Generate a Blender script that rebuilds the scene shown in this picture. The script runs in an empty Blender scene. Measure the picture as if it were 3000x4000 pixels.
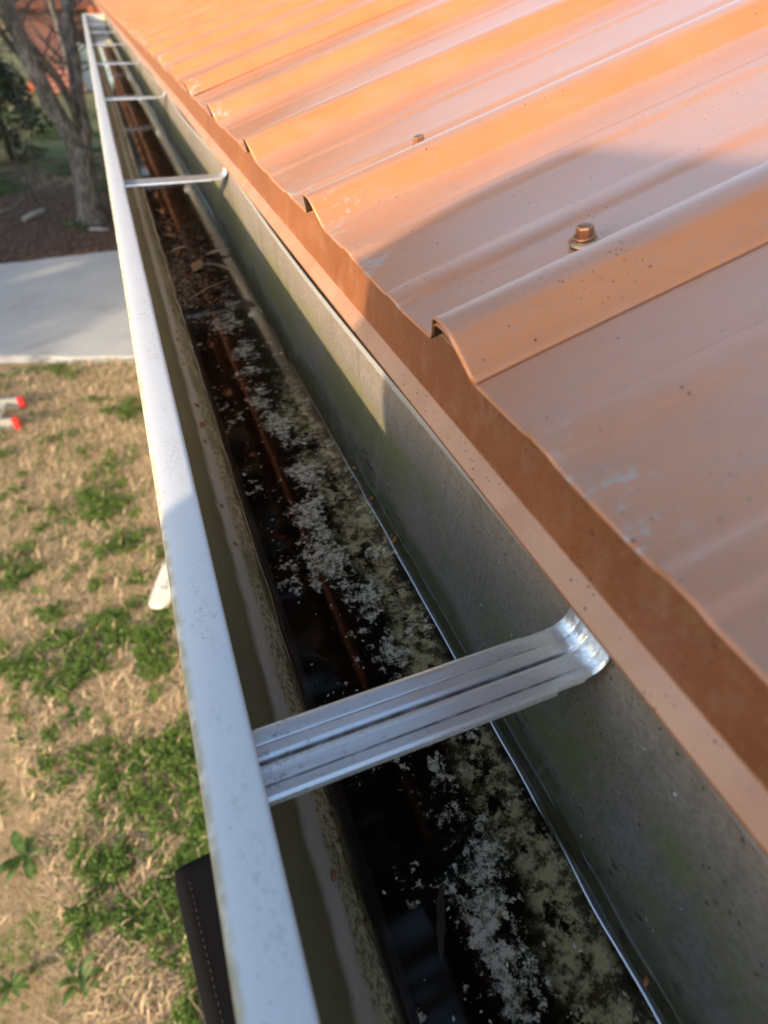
import bpy, bmesh, math, random
import numpy as np
from mathutils import Vector, Matrix, noise as mnoise
rnd = random.Random(7)
nr = np.random.default_rng(11)
S = bpy.context.scene
COL = S.collection
H = 2.75                      # camera height over the lawn (m)

# ------------------------------------------------------------------ camera
cam_d = bpy.data.cameras.new('camera')
cam = bpy.data.objects.new('camera', cam_d); COL.objects.link(cam)
cam_d.sensor_fit = 'VERTICAL'; cam_d.sensor_height = 9.8; cam_d.sensor_width = 7.35
cam_d.lens = 9.8*2400/4000
cam_d.clip_start = 0.005; cam_d.clip_end = 600
Rw = Matrix(((0.9353822619, 0.2222809964, -0.2750476008),
             (-0.3534552222, 0.6126557185, -0.7069104444),
             (0.0113767275, 0.7584485014, 0.6516336708)))
cam.matrix_world = Matrix.Translation((0, 0, H)) @ Rw.to_4x4()
cam_d.dof.use_dof = True
cam_d.dof.focus_distance = 0.41
cam_d.dof.aperture_fstop = 1.9
S.camera = cam

# ------------------------------------------------------------------ sky and sun
SUN_AZ = math.radians(28)     # light travels towards +X turned 28 degrees to +Y
SUN_EL = math.radians(14)
W = bpy.data.worlds.new('World'); S.world = W; W.use_nodes = True
wt = W.node_tree; wt.nodes.clear()
sky = wt.nodes.new('ShaderNodeTexSky'); sky.sky_type = 'NISHITA'; sky.sun_disc = False
sky.sun_elevation = SUN_EL
sx, sy = -math.cos(SUN_AZ), -math.sin(SUN_AZ)      # direction towards the sun
sky.sun_rotation = math.atan2(sx, sy)
sky.air_density = 1.0; sky.dust_density = 1.0; sky.ozone_density = 1.0
bg = wt.nodes.new('ShaderNodeBackground'); bg.inputs['Strength'].default_value = 0.15
wo = wt.nodes.new('ShaderNodeOutputWorld')
wt.links.new(sky.outputs[0], bg.inputs[0]); wt.links.new(bg.outputs[0], wo.inputs[0])
sd = bpy.data.lights.new('sun', 'SUN'); sd.energy = 2.15; sd.angle = math.radians(0.9); sd.color = (1.0, 0.80, 0.58)
sun = bpy.data.objects.new('sun', sd); COL.objects.link(sun)
tos = Vector((sx*math.cos(SUN_EL), sy*math.cos(SUN_EL), math.sin(SUN_EL)))
sun.rotation_euler = tos.to_track_quat('Z', 'Y').to_euler()
S.view_settings.view_transform = 'Standard'; S.view_settings.look = 'None'
S.view_settings.exposure = 1.68; S.view_settings.gamma = 1.0
S.cycles.max_bounces = 8; S.cycles.transparent_max_bounces = 12

# ------------------------------------------------------------------ helpers
def tag(o, label=None, cat=None, group=None, kind=None):
    if label: o['label'] = label
    if cat: o['category'] = cat
    if group: o['group'] = group
    if kind: o['kind'] = kind
    return o
def empty(name, loc=(0, 0, 0), rz=0.0, **k):
    o = bpy.data.objects.new(name, None); COL.objects.link(o)
    o.location = loc; o.rotation_euler = (0, 0, rz); o.empty_display_size = 0.1
    return tag(o, **k)
def mobj(name, verts, faces, mat, parent=None, smooth=False, slots=None, fmat=None, **k):
    me = bpy.data.meshes.new(name); me.from_pydata([tuple(v) for v in verts], [], [tuple(f) for f in faces]); me.update()
    for m in (slots or [mat]): me.materials.append(m)
    if fmat is not None: me.polygons.foreach_set('material_index', fmat)
    if smooth: me.polygons.foreach_set('use_smooth', [True]*len(me.polygons))
    o = bpy.data.objects.new(name, me); COL.objects.link(o)
    if parent: o.parent = parent
    return tag(o, **k)
class MB:
    """collects simple shapes into one mesh"""
    def __init__(s): s.v = []; s.f = []
    def add(s, v, f):
        n = len(s.v); s.v += [tuple(p) for p in v]; s.f += [tuple(i+n for i in q) for q in f]; return s
    def box(s, x0, y0, z0, x1, y1, z1, M=None, b=0.0):
        bm = bmesh.new(); bmesh.ops.create_cube(bm, size=1)
        for v in bm.verts:
            v.co = Vector(((x0+x1)/2+v.co.x*(x1-x0), (y0+y1)/2+v.co.y*(y1-y0), (z0+z1)/2+v.co.z*(z1-z0)))
        if b: bmesh.ops.bevel(bm, geom=bm.edges[:], offset=b, segments=2, affect='EDGES', profile=0.7)
        if M: bm.transform(M)
        bm.verts.ensure_lookup_table()
        s.add([v.co[:] for v in bm.verts], [[v.index for v in f.verts] for f in bm.faces]); bm.free(); return s
    def tube(s, pts, rads, n=8, cap=True, wob=0.0):
        pts = [Vector(p) for p in pts]; N = len(pts); base = len(s.v)
        prev = None
        for i, p in enumerate(pts):
            t = (pts[min(i+1, N-1)]-pts[max(i-1, 0)]).normalized()
            if prev is None:
                a = t.orthogonal().normalized()
            else:
                a = (prev-t*prev.dot(t)).normalized()
            prev = a; b = t.cross(a)
            for k in range(n):
                an = 2*math.pi*k/n
                r = rads[i]*(1+(wob*mnoise.noise(p*7+Vector((k*1.7, 0, 0))) if wob else 0))
                q = p+a*math.cos(an)*r+b*math.sin(an)*r; s.v.append(q[:])
        for i in range(N-1):
            for k in range(n):
                s.f.append((base+i*n+k, base+i*n+(k+1) % n, base+(i+1)*n+(k+1) % n, base+(i+1)*n+k))
        if cap:
            s.f.append(tuple(base+k for k in range(n))[::-1]); s.f.append(tuple(base+(N-1)*n+k for k in range(n)))
        return s
    def lathe(s, prof, n=24, M=None):
        base = len(s.v)
        for r, z in prof:
            for k in range(n):
                p = Vector((r*math.cos(2*math.pi*k/n), r*math.sin(2*math.pi*k/n), z))
                s.v.append((M @ p if M else p)[:])
        for i in range(len(prof)-1):
            for k in range(n):
                s.f.append((base+i*n+k, base+i*n+(k+1) % n, base+(i+1)*n+(k+1) % n, base+(i+1)*n+k))
        s.f.append(tuple(base+k for k in range(n))[::-1]); s.f.append(tuple(base+(len(prof)-1)*n+k for k in range(n)))
        return s
    def build(s, name, mat, parent=None, smooth=False, **k):
        return mobj(name, s.v, s.f, mat, parent, smooth, **k)

# node material mini language ------------------------------------------------
class NM:
    def __init__(s, name):
        s.m = bpy.data.materials.new(name); s.m.use_nodes = True; s.t = s.m.node_tree; s.t.nodes.clear()
        s.out = s.t.nodes.new('ShaderNodeOutputMaterial'); s.co = s.t.nodes.new('ShaderNodeTexCoord').outputs['Object']
        s.sep = None
    def n(s, typ, ins=None, **at):
        nd = s.t.nodes.new(typ)
        for k, v in at.items(): setattr(nd, k, v)
        for k, v in (ins or {}).items(): s.put(nd.inputs[k], v)
        return nd
    def put(s, sock, v):
        if isinstance(v, bpy.types.NodeSocket): s.t.links.new(v, sock)
        else:
            if hasattr(sock.default_value, '__len__') and not hasattr(v, '__len__'): v = (v, v, v)
            if hasattr(sock.default_value, '__len__') and len(sock.default_value) == 4 and len(v) == 3: v = (*v, 1)
            sock.default_value = v
    def xyz(s, i):
        if s.sep is None: s.sep = s.n('ShaderNodeSeparateXYZ', {0: s.co})
        return s.sep.outputs[i]
    def map(s, scale=(1, 1, 1), loc=(0, 0, 0), src=None):
        return s.n('ShaderNodeMapping', {'Vector': src or s.co, 'Scale': scale, 'Location': loc}).outputs[0]
    def noise(s, scale, detail=3, rough=0.55, vec=None, dist=0.0):
        return s.n('ShaderNodeTexNoise', {'Vector': vec or s.co, 'Scale': scale, 'Detail': detail, 'Roughness': rough, 'Distortion': dist}).outputs[0]
    def vor(s, scale, vec=None, feat='F1', out=0):
        return s.n('ShaderNodeTexVoronoi', {'Vector': vec or s.co, 'Scale': scale}, feature=feat).outputs[out]
    def math(s, op, a, b=0.0, c=None, clamp=False):
        nd = s.n('ShaderNodeMath', operation=op, use_clamp=clamp); s.put(nd.inputs[0], a); s.put(nd.inputs[1], b)
        if c is not None: s.put(nd.inputs[2], c)
        return nd.outputs[0]
    def ss(s, v, a, b, lo=0.0, hi=1.0):       # smoothstep a->b
        return s.n('ShaderNodeMapRange', {'Value': v, 'From Min': a, 'From Max': b, 'To Min': lo, 'To Max': hi}, interpolation_type='SMOOTHSTEP').outputs[0]
    def mix(s, f, a, b):
        nd = s.n('ShaderNodeMix', data_type='RGBA'); s.put(nd.inputs[0], f); s.put(nd.inputs[6], a); s.put(nd.inputs[7], b); return nd.outputs[2]
    def bump(s, h, strength=0.3, dist=0.001, normal=None):
        d = {'Height': h, 'Strength': strength, 'Distance': dist}
        if normal: d['Normal'] = normal
        return s.n('ShaderNodeBump', d).outputs[0]
    def pbr(s, col, rough=0.5, metal=0.0, normal=None, spec=0.5, **extra):
        d = {'Base Color': col, 'Roughness': rough, 'Metallic': metal, 'Specular IOR Level': spec}
        if normal: d['Normal'] = normal
        d.update(extra)
        p = s.n('ShaderNodeBsdfPrincipled', d); s.t.links.new(p.outputs[0], s.out.inputs[0]); return s.m

def m_simple(name, col, rough=0.6, metal=0.0, var=0.25, scale=20, bs=0.2, bd=0.001, **e):
    m = NM(name); f = m.noise(scale, 5, 0.6)
    c = m.mix(f, tuple(x*(1-var) for x in col), tuple(min(1, x*(1+var)) for x in col))
    return m.pbr(c, rough, metal, m.bump(f, bs, bd), **e)

# copper coloured painted roof metal
def copper(name, specks, edge=False, base=((0.66, 0.222, 0.066), (0.72, 0.262, 0.088)), dust_sheen=(0.56, 0.345, 0.262), dm=0.66, metal=0.3, coat=0.6):
    m = NM(name)
    big = m.noise(9, 4, 0.6); fine = m.noise(260, 3, 0.6)
    c = m.mix(m.ss(big, 0.3, 0.7), *base)
    # dusty film plus painted-in sky sheen on flat faces, not on the rib flanks
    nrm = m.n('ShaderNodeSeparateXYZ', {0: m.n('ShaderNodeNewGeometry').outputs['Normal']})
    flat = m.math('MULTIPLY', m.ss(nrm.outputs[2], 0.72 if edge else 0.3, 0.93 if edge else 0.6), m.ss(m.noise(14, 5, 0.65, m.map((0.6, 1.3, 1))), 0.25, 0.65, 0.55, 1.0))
    c = m.mix(m.math('MULTIPLY', flat, dm), c, dust_sheen)
    st = m.noise(46, 5, 0.65, m.map((0.18, 1.7, 1)))
    c = m.mix(m.ss(st, 0.45, 0.70, 0, 0.28), c, tuple(q*0.86 for q in dust_sheen))
    st2 = m.noise(120, 4, 0.65, m.map((0.10, 1.5, 1), (5, 2, 0)))
    c = m.mix(m.ss(st2, 0.58, 0.74, 0, 0.22), c, (0.30, 0.15, 0.09))
    c = m.mix(m.ss(fine, 0.50, 0.75, 0, 0.3), c, tuple(q*0.78 for q in dust_sheen))
    c = m.mix(m.ss(m.noise(26, 6, 0.7), 0.52, 0.75, 0, 0.12), c, (0.36, 0.20, 0.13))
    if edge:   # coating worn to grey near the cut edge
        w = m.noise(75, 6, 0.75, m.map((1.0, 1.4, 1)))
        px = m.ss(m.xyz(0), 0.125, 0.170, 0.12, -0.05)
        wm = m.ss(m.math('ADD', w, px), 0.62, 0.72)
        wm = m.math('MULTIPLY', wm, m.ss(m.noise(11, 3), 0.44, 0.60))
        wm = m.math('MULTIPLY', wm, m.ss(m.noise(420, 3), 0.3, 0.6, 0.3, 1))
        c = m.mix(m.math('MULTIPLY', wm, 0.75), c, (0.50, 0.47, 0.42))
    v = m.n('ShaderNodeTexVoronoi', {'Vector': m.co, 'Scale': specks})
    rs = m.n('ShaderNodeSeparateColor', {0: v.outputs['Color']})
    sp = m.math('MULTIPLY', m.math('LESS_THAN', v.outputs[0], m.math('MULTIPLY', rs.outputs[2], 0.16)), m.ss(rs.outputs[0], 0.78, 0.84))
    v2 = m.n('ShaderNodeTexVoronoi', {'Vector': m.map((1, 0.8, 1.2)), 'Scale': specks*2.3}); rs2 = m.n('ShaderNodeSeparateColor', {0: v2.outputs['Color']})
    sp2 = m.math('MULTIPLY', m.math('LESS_THAN', v2.outputs[0], m.math('MULTIPLY', rs2.outputs[2], 0.26)), m.ss(m.noise(22, 4, 0.7), 0.54 if edge else 0.44, 0.66 if edge else 0.56))
    c = m.mix(m.math('MULTIPLY', m.math('MAXIMUM', sp, sp2), 0.8), c, (0.045, 0.03, 0.022))
    h = m.math('ADD', m.math('MULTIPLY', m.noise(420, 3), 0.25), m.noise(55, 3))
    wave = m.noise(5, 2, 0.5, m.map((0.7, 1.0, 1)))
    nb = m.bump(h, 0.4, 0.0004)
    nb = m.bump(wave, 0.5, 0.006, nb)
    r = m.ss(big, 0.2, 0.8, 0.36, 0.5)
    return m.pbr(c, r, metal, nb, 0.5, **{'Coat Weight': coat, 'Coat Roughness': 0.34, 'Coat IOR': 1.6})
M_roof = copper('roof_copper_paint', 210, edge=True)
M_flash = copper('flashing_copper_paint', 170, base=((0.31, 0.10, 0.032), (0.36, 0.12, 0.04)), dust_sheen=(0.60, 0.325, 0.195), dm=0.8, metal=0.35, coat=0.3)
M_under = m_simple('sheet_underside', (0.07, 0.045, 0.03), 0.7, 0.0, 0.4, 120)

def lipmat():
    m = NM('gutter_white_paint')
    a = m.noise(330, 6, 0.7, m.map((1, 0.6, 1)))
    cl = m.ss(m.noise(16, 3, 0.6), 0.42, 0.62)
    # mildew sits along the middle of the top face, grime on the outer edge
    mid = m.math('MULTIPLY', m.ss(m.xyz(0), -0.020, -0.014), m.ss(m.xyz(0), -0.0025, -0.0075))
    k = m.math('MULTIPLY', m.math('MULTIPLY', m.ss(a, 0.50, 0.60), cl), m.math('MULTIPLY', mid, 0.5))
    c = m.mix(k, (0.77, 0.77, 0.755), (0.47, 0.46, 0.39))
    og = m.math('MULTIPLY', m.ss(m.xyz(0), -0.0215, -0.0250), m.ss(m.noise(90, 4), 0.35, 0.6, 0.35, 0.85))
    c = m.mix(og, c, (0.33, 0.31, 0.19))
    bl = m.math('MULTIPLY', m.ss(m.noise(300, 3), 0.66, 0.72), 0.5)
    c = m.mix(bl, c, (0.4, 0.38, 0.32))
    return m.pbr(c, 0.38, 0.0, m.bump(m.noise(400, 2), 0.08, 0.0003), 0.5)
M_lip = lipmat()

def frontmat():      # inside of the front wall: olive film, pale rubbed band, speckled grime over the water
    m = NM('gutter_front_inside'); m.co = m.map((1/1.24, 1/1.4, 1/1.4))
    x = m.math('ADD', m.xyz(0), m.math('MULTIPLY', m.math('SUBTRACT', m.noise(40, 3), 0.5), 0.005))
    ol = m.mix(m.noise(30, 4), (0.12, 0.108, 0.052), (0.20, 0.178, 0.095))
    pale = m.mix(m.noise(120, 4), (0.42, 0.395, 0.355), (0.58, 0.55, 0.50))
    gr = m.noise(430, 7, 0.8, m.map((1, 0.8, 1), src=m.co))
    spk = m.mix(m.ss(gr, 0.44, 0.60), (0.50, 0.45, 0.30), (0.09, 0.07, 0.03))
    spk = m.mix(m.ss(m.noise(20, 3), 0.45, 0.65, 0, 0.6), spk, (0.16, 0.15, 0.06))
    c = m.mix(m.ss(x, 0.0085, 0.0125), ol, pale)
    c = m.mix(m.ss(x, 0.0155, 0.0195), c, spk)
    c = m.mix(m.ss(x, 0.0255, 0.0285), c, (0.03, 0.025, 0.018))
    d = m.math('MULTIPLY', m.ss(m.vor(260), 0.25, 0.12), m.ss(m.noise(60, 3), 0.55, 0.7))
    c = m.mix(d, c, (0.05, 0.04, 0.02))
    return m.pbr(c, 0.6, 0.0, m.bump(m.noise(300, 4), 0.4, 0.0005), 0.35)
M_front = frontmat()

def backmat():
    m = NM('gutter_back_inside'); m.co = m.map((1/1.4, 1/1.4, 1/1.232), (0, 0, H-0.166+0.25/1.232-H/1.232))
    z = m.math('ADD', m.xyz(2), m.math('MULTIPLY', m.math('SUBTRACT', m.noise(14, 3), 0.5), 0.03))   # height
    Z = lambda d: H-d
    f = m.noise(330, 4, 0.75)
    c = m.mix(m.ss(f, 0.3, 0.7), (0.195, 0.16, 0.13), (0.30, 0.25, 0.203))
    c = m.mix(m.ss(m.noise(160, 3, 0.7), 0.60, 0.7, 0, 0.4), c, (0.32, 0.30, 0.24))
    blot = m.ss(m.noise(13, 5, 0.68, m.map((1, 0.8, 1), src=m.co)), 0.38, 0.56)
    mid = m.math('MULTIPLY', m.ss(z, Z(0.252), Z(0.238)), m.ss(z, Z(0.178), Z(0.212)))
    c = m.mix(m.math('MULTIPLY', m.math('MULTIPLY', blot, mid), 0.68), c, (0.19, 0.19, 0.04))
    low = m.math('MULTIPLY', m.ss(z, Z(0.243), Z(0.256)), m.ss(m.noise(50, 4), 0.25, 0.55, 0.55, 1.0))
    c = m.mix(low, c, (0.09, 0.09, 0.03))
    blk = m.math('MULTIPLY', m.ss(m.noise(110, 4, 0.6, m.map((1, 0.6, 1.3))), 0.58, 0.64), m.math('MULTIPLY', m.ss(z, Z(0.232), Z(0.250)), m.ss(m.noise(8, 2), 0.4, 0.6)))
    c = m.mix(blk, c, (0.035, 0.02, 0.02))
    v = m.math('MULTIPLY', m.ss(m.vor(210), 0.20, 0.10), m.ss(m.noise(40, 3, 0.7), 0.42, 0.56))
    c = m.mix(m.math('MULTIPLY', v, 0.85), c, (0.03, 0.025, 0.02))
    c = m.mix(m.ss(m.noise(700, 2), 0.62, 0.72, 0, 0.5), c, (0.07, 0.06, 0.045))
    c = m.mix(m.ss(m.noise(4.5, 4, 0.6), 0.4, 0.7, 0, 0.35), c, (0.10, 0.09, 0.08))
    run = m.noise(70, 5, 0.7, m.map((1, 1, 0.12), src=m.co))
    c = m.mix(m.ss(run, 0.54, 0.70, 0, 0.45), c, (0.09, 0.08, 0.055))
    c = m.mix(m.ss(m.noise(45, 4, 0.7, m.map((1, 1, 0.2), (3, 3, 3), src=m.co)), 0.60, 0.72, 0, 0.4), c, (0.36, 0.33, 0.28))
    wv = m.n('ShaderNodeTexVoronoi', {'Vector': m.co, 'Scale': 120})
    ws = m.math('MULTIPLY', m.ss(wv.outputs[0], 0.12, 0.07), m.ss(m.n('ShaderNodeSeparateColor', {0: wv.outputs['Color']}).outputs[1], 0.93, 0.95))
    c = m.mix(ws, c, (0.6, 0.6, 0.55))
    # long thin scratch
    return m.pbr(c, 0.55, 0.12, m.bump(f, 0.3, 0.0003), 0.45)
M_back = backmat()
M_hem = m_simple('gutter_hem', (0.30, 0.295, 0.28), 0.5, 0.1, 0.2, 300)

def bottommat():
    m = NM('gutter_bottom_sediment'); m.co = m.map((1/1.404,)*3)
    x = m.xyz(0); y = m.xyz(1)
    fr = m.math('ADD', m.math('MULTIPLY', m.noise(34, 3, 0.6), 0.40), m.math('MULTIPLY', m.noise(190, 9, 0.82), 0.60))
    band = m.math('SUBTRACT', x, m.math('ADD', 0.073, m.math('MULTIPLY', m.math('SUBTRACT', m.noise(7, 2), 0.5), 0.05)))
    band = m.math('ABSOLUTE', band)
    bw = m.ss(band, 0.0, 0.028, 0.020, -0.11)
    far = m.ss(y, 0.62, 0.80, 0.0, -0.10)
    w = m.math('ADD', m.math('ADD', fr, bw), far)
    white = m.math('MULTIPLY', m.ss(w, 0.512, 0.524), m.ss(m.noise(300, 5, 0.8), 0.42, 0.50, 0.12, 1.0))
    sc = m.ss(m.math('ADD', m.math('ADD', m.math('MULTIPLY', m.noise(40, 3, 0.6, m.map(loc=(3, 1, 0), src=m.co)), 0.5), m.math('MULTIPLY', m.noise(180, 7, 0.75), 0.5)), m.ss(y, 0.7, 0.9, 0, -0.1)), 0.582, 0.595)
    white = m.math('MAXIMUM', white, sc)
    gr = m.noise(260, 5, 0.75)
    wc = m.mix(m.ss(gr, 0.36, 0.56), (0.20, 0.165, 0.08), (0.92, 0.86, 0.72))
    # mossy tan zone beside the back wall
    tx = m.math('ADD', x, m.math('MULTIPLY', m.math('SUBTRACT', m.noise(22, 4), 0.5), 0.03))
    tz = m.math('MULTIPLY', m.ss(tx, 0.078, 0.088), m.ss(tx, 0.109, 0.101))
    tz = m.math('MULTIPLY', tz, m.ss(y, 0.55, 0.42))
    tg = m.noise(150, 7, 0.75)
    tan = m.mix(m.ss(tg, 0.42, 0.58), (0.07, 0.055, 0.024), (0.62, 0.53, 0.30))
    tanm = m.math('MULTIPLY', tz, m.ss(m.noise(60, 7, 0.75), 0.43, 0.48))
    red = m.ss(m.math('ADD', y, m.math('MULTIPLY', x, -1.5)), 0.15, 0.75)
    bl = m.mix(red, (0.0045, 0.004, 0.003), (0.020, 0.0085, 0.005))
    bl = m.mix(m.ss(m.noise(70, 5), 0.35, 0.75, 0, 0.5), bl, (0.018, 0.014, 0.008))
    bl = m.mix(m.math('MULTIPLY', m.ss(x, 0.07, 0.09), m.ss(y, 0.35, 0.7)), bl, (0.03, 0.03, 0.02))
    c = m.mix(tanm, bl, tan)
    c = m.mix(white, c, wc)
    # leaf pulp where the debris dam sits
    dm = m.math('MULTIPLY', m.ss(y, 0.72, 0.82), m.ss(m.noise(60, 6, 0.7), 0.5, 0.62))
    c = m.mix(m.math('MULTIPLY', dm, 0.5), c, (0.09, 0.045, 0.02))
    return m.pbr(c, 0.9, 0.0, m.bump(fr, 0.25, 0.0008), 0.0)
M_bottom = bottommat()

def watermat():
    m = NM('rain_water')
    rip = m.bump(m.noise(25, 2, 0.5), 0.012, 0.001)
    fr = m.n('ShaderNodeFresnel', {'IOR': 1.38, 'Normal': rip}).outputs[0]
    g = m.n('ShaderNodeBsdfGlossy', {'Color': (1, 1, 1), 'Roughness': 0.05, 'Normal': rip}).outputs[0]
    t = m.n('ShaderNodeBsdfTransparent', {'Color': (0.97, 0.93, 0.87)}).outputs[0]
    mx = m.n('ShaderNodeMixShader', {0: fr, 1: t, 2: g})
    m.t.links.new(mx.outputs[0], m.out.inputs[0]); return m.m
M_water = watermat()

def hangmat():
    m = NM('bare_aluminium')
    br = m.noise(60, 4, 0.6, m.map((0.15, 3, 1)))
    cl = m.noise(35, 4)
    c = m.mix(cl, (0.70, 0.71, 0.73), (0.84, 0.85, 0.87))
    d = m.math('MULTIPLY', m.ss(m.noise(300, 5, 0.75, m.map((0.5, 1, 1))), 0.56, 0.66), m.ss(m.xyz(0), 0.07, 0.0, 0.1, 0.8))
    c = m.mix(d, c, (0.22, 0.20, 0.18))
    yy = m.xyz(1); gv_ = None
    for q, w_ in ((0.0079, 0.0003), (-0.0003, 0.0010), (-0.0109, 0.0006)):
        g1 = m.ss(m.math('ABSOLUTE', m.math('SUBTRACT', yy, q)), w_*1.5, w_*0.5); gv_ = g1 if gv_ is None else m.math('MAXIMUM', gv_, g1)
    gv_ = m.math('MULTIPLY', gv_, m.math('MULTIPLY', m.ss(m.noise(90, 4), 0.3, 0.6, 0.35, 0.9), m.ss(m.xyz(0), 0.165, 0.14)))
    c = m.mix(gv_, c, (0.17, 0.15, 0.14))
    c = m.mix(m.ss(m.noise(500, 2), 0.64, 0.72, 0, 0.4), c, (0.4, 0.38, 0.36))
    r = m.ss(br, 0.3, 0.7, 0.26, 0.40)
    cr = m.math('MULTIPLY', m.noise(70, 3), m.ss(m.xyz(0), 0.150, 0.162))
    return m.pbr(c, r, 0.72, m.bump(cr, 0.35, 0.005, m.bump(br, 0.2, 0.0005)))
M_hang = hangmat()
M_screw = m_simple('copper_screw', (0.48, 0.24, 0.12), 0.32, 0.75, 0.3, 900, 0.3, 0.0002)
M_washer = m_simple('copper_washer', (0.50, 0.30, 0.18), 0.33, 0.7, 0.3, 700, 0.3, 0.0002)
M_rubber = m_simple('rubber_seal', (0.06, 0.055, 0.045), 0.6)

# ------------------------------------------------------------------ ground
def groundmat():
    m = NM('lawn_soil')
    a = m.noise(3.5, 5, 0.65); b = m.noise(40, 5, 0.7); cc = m.noise(160, 4, 0.7)
    straw = m.mix(b, (0.26, 0.17, 0.09), (0.58, 0.43, 0.25))
    straw = m.mix(m.ss(cc, 0.45, 0.7, 0, 0.6), straw, (0.16, 0.09, 0.045))
    green = m.mix(b, (0.035, 0.085, 0.012), (0.13, 0.22, 0.035))
    c = m.mix(m.ss(m.noise(5.5, 7, 0.75), 0.50, 0.62, 0, 0.8), straw, green)
    c = m.mix(m.ss(m.noise(11, 5, 0.7), 0.56, 0.68, 0, 0.75), c, (0.10, 0.065, 0.035))
    y = m.math('ADD', m.xyz(1), m.math('MULTIPLY', m.math('SUBTRACT', m.noise(0.9, 3), 0.5), 2.0))
    # leaf litter past the drive, then rough grass
    lit = m.mix(m.noise(14, 6, 0.75), (0.05, 0.030, 0.022), (0.19, 0.125, 0.095))
    lit = m.mix(m.ss(m.noise(3, 4), 0.56, 0.7, 0, 0.7), lit, (0.06, 0.085, 0.03))
    lz = m.math('MULTIPLY', m.ss(y, 8.6, 8.9), m.ss(y, 14.5, 12.0))
    c = m.mix(lz, c, lit)
    fz = m.ss(y, 12.5, 14.5)
    rg = m.mix(m.noise(1.6, 6, 0.7), (0.27, 0.22, 0.12), (0.07, 0.12, 0.03))
    rg = m.mix(m.ss(m.noise(0.5, 4), 0.5, 0.65), rg, (0.30, 0.24, 0.13))
    c = m.mix(fz, c, rg)
    return m.pbr(c, 0.95, 0.0, m.bump(b, 0.8, 0.02), 0.2)
M_ground = groundmat()
# one gently uneven sheet out to the horizon, rising towards the wood
xs = np.concatenate([np.linspace(-250, -12, 20), np.linspace(-11, 8, 58), np.linspace(9, 250, 18)])
ys = np.concatenate([np.linspace(-120, -6, 12), np.linspace(-5, 18, 70), np.linspace(19, 60, 30), np.linspace(65, 330, 20)])
gv = []; gf = []
for j, y in enumerate(ys):
    for i, x in enumerate(xs):
        z = 0.03*mnoise.noise(Vector((x*0.7, y*0.7, 0)))
        if 5.6 < y < 9.4: z -= 0.035
        if y > 30: z += 0.035*(y-30)
        gv.append((x, y, z))
nx = len(xs)
for j in range(len(ys)-1):
    for i in range(nx-1):
        gf.append((j*nx+i, j*nx+i+1, (j+1)*nx+i+1, (j+1)*nx+i))
mobj('lawn', gv, gf, M_ground, smooth=True, kind='structure')

def concmat():
    m = NM('drive_concrete')
    c = m.mix(m.noise(2.2, 5, 0.6), (0.38, 0.385, 0.39), (0.50, 0.50, 0.49))
    c = m.mix(m.ss(m.noise(60, 4), 0.5, 0.8, 0, 0.3), c, (0.35, 0.34, 0.32))
    c = m.mix(m.ss(m.noise(1.3, 5, 0.65), 0.52, 0.7, 0, 0.45), c, (0.30, 0.29, 0.27))
    return m.pbr(c, 0.85, 0, m.bump(m.noise(200, 3), 0.3, 0.002), 0.3)
M_conc = concmat()
b = MB()
pts_n = []; pts_f = []
X = np.linspace(-9, 4, 80)
near = lambda x: 5.92-0.33*(x+0.32)+0.04*mnoise.noise(Vector((x*3, 0, 0)))+0.05*mnoise.noise(Vector((x*0.9, 5, 0)))
farr = lambda x: 9.13+0.07*(x+0.32)+0.05*mnoise.noise(Vector((x*2, 9, 0)))
v = []
for x in X: v += [(x, near(x), 0.035), (x, farr(x), 0.035), (x, near(x), -0.1), (x, farr(x), -0.1)]
f = []
for i in range(len(X)-1):
    a = 4*i; c_ = a+4
    f += [(a, c_, c_+1, a+1), (a+2, c_+2, c_, a), (a+1, c_+1, c_+3, a+3)]
mobj('driveway', v, f, M_conc, kind='structure')

# ------------------------------------------------------------------ gutter trough
GUT_END = 8.1
gut = empty('rain_gutter', (0, 0, 0), label='long white aluminium rain gutter holding dirty water along the copper coloured roof edge', cat='gutter')
Y0 = -0.9
def ysamp():
    return np.concatenate([np.arange(Y0, -0.1, 0.1), np.arange(-0.1, 2.3, 0.03), np.arange(2.3, GUT_END, 0.1), [GUT_END]])
YS = ysamp()
HY = [-0.89, 0.140, 1.215, 2.246, 3.28, 4.31, 5.38, 6.36]
fx = lambda x: 1.5*x                      # trough section scale across
fz = lambda d: 0.25+(d-0.166)*1.232       # and down
def bow(y):
    for a, b_ in zip(HY[:-1], HY[1:]):
        if a <= y <= b_: return math.sin(math.pi*(y-a)/(b_-a))**1.3
    return 0
def sweep_y(prof_fn, ys):
    v = []; n = None
    for y in ys:
        p = prof_fn(y); n = len(p)
        for (x, d) in p: v.append((x, y, H-d))
    f = []
    for j in range(len(ys)-1):
        for i in range(n-1):
            f.append((j*n+i, j*n+i+1, (j+1)*n+i+1, (j+1)*n+i))
    return v, f
def arc(cx, cz, r, a0, a1, n):
    return [(cx+r*math.cos(math.radians(a0+(a1-a0)*i/n)), cz+r*math.sin(math.radians(a0+(a1-a0)*i/n))) for i in range(n+1)]
LZ = 0.166
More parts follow.
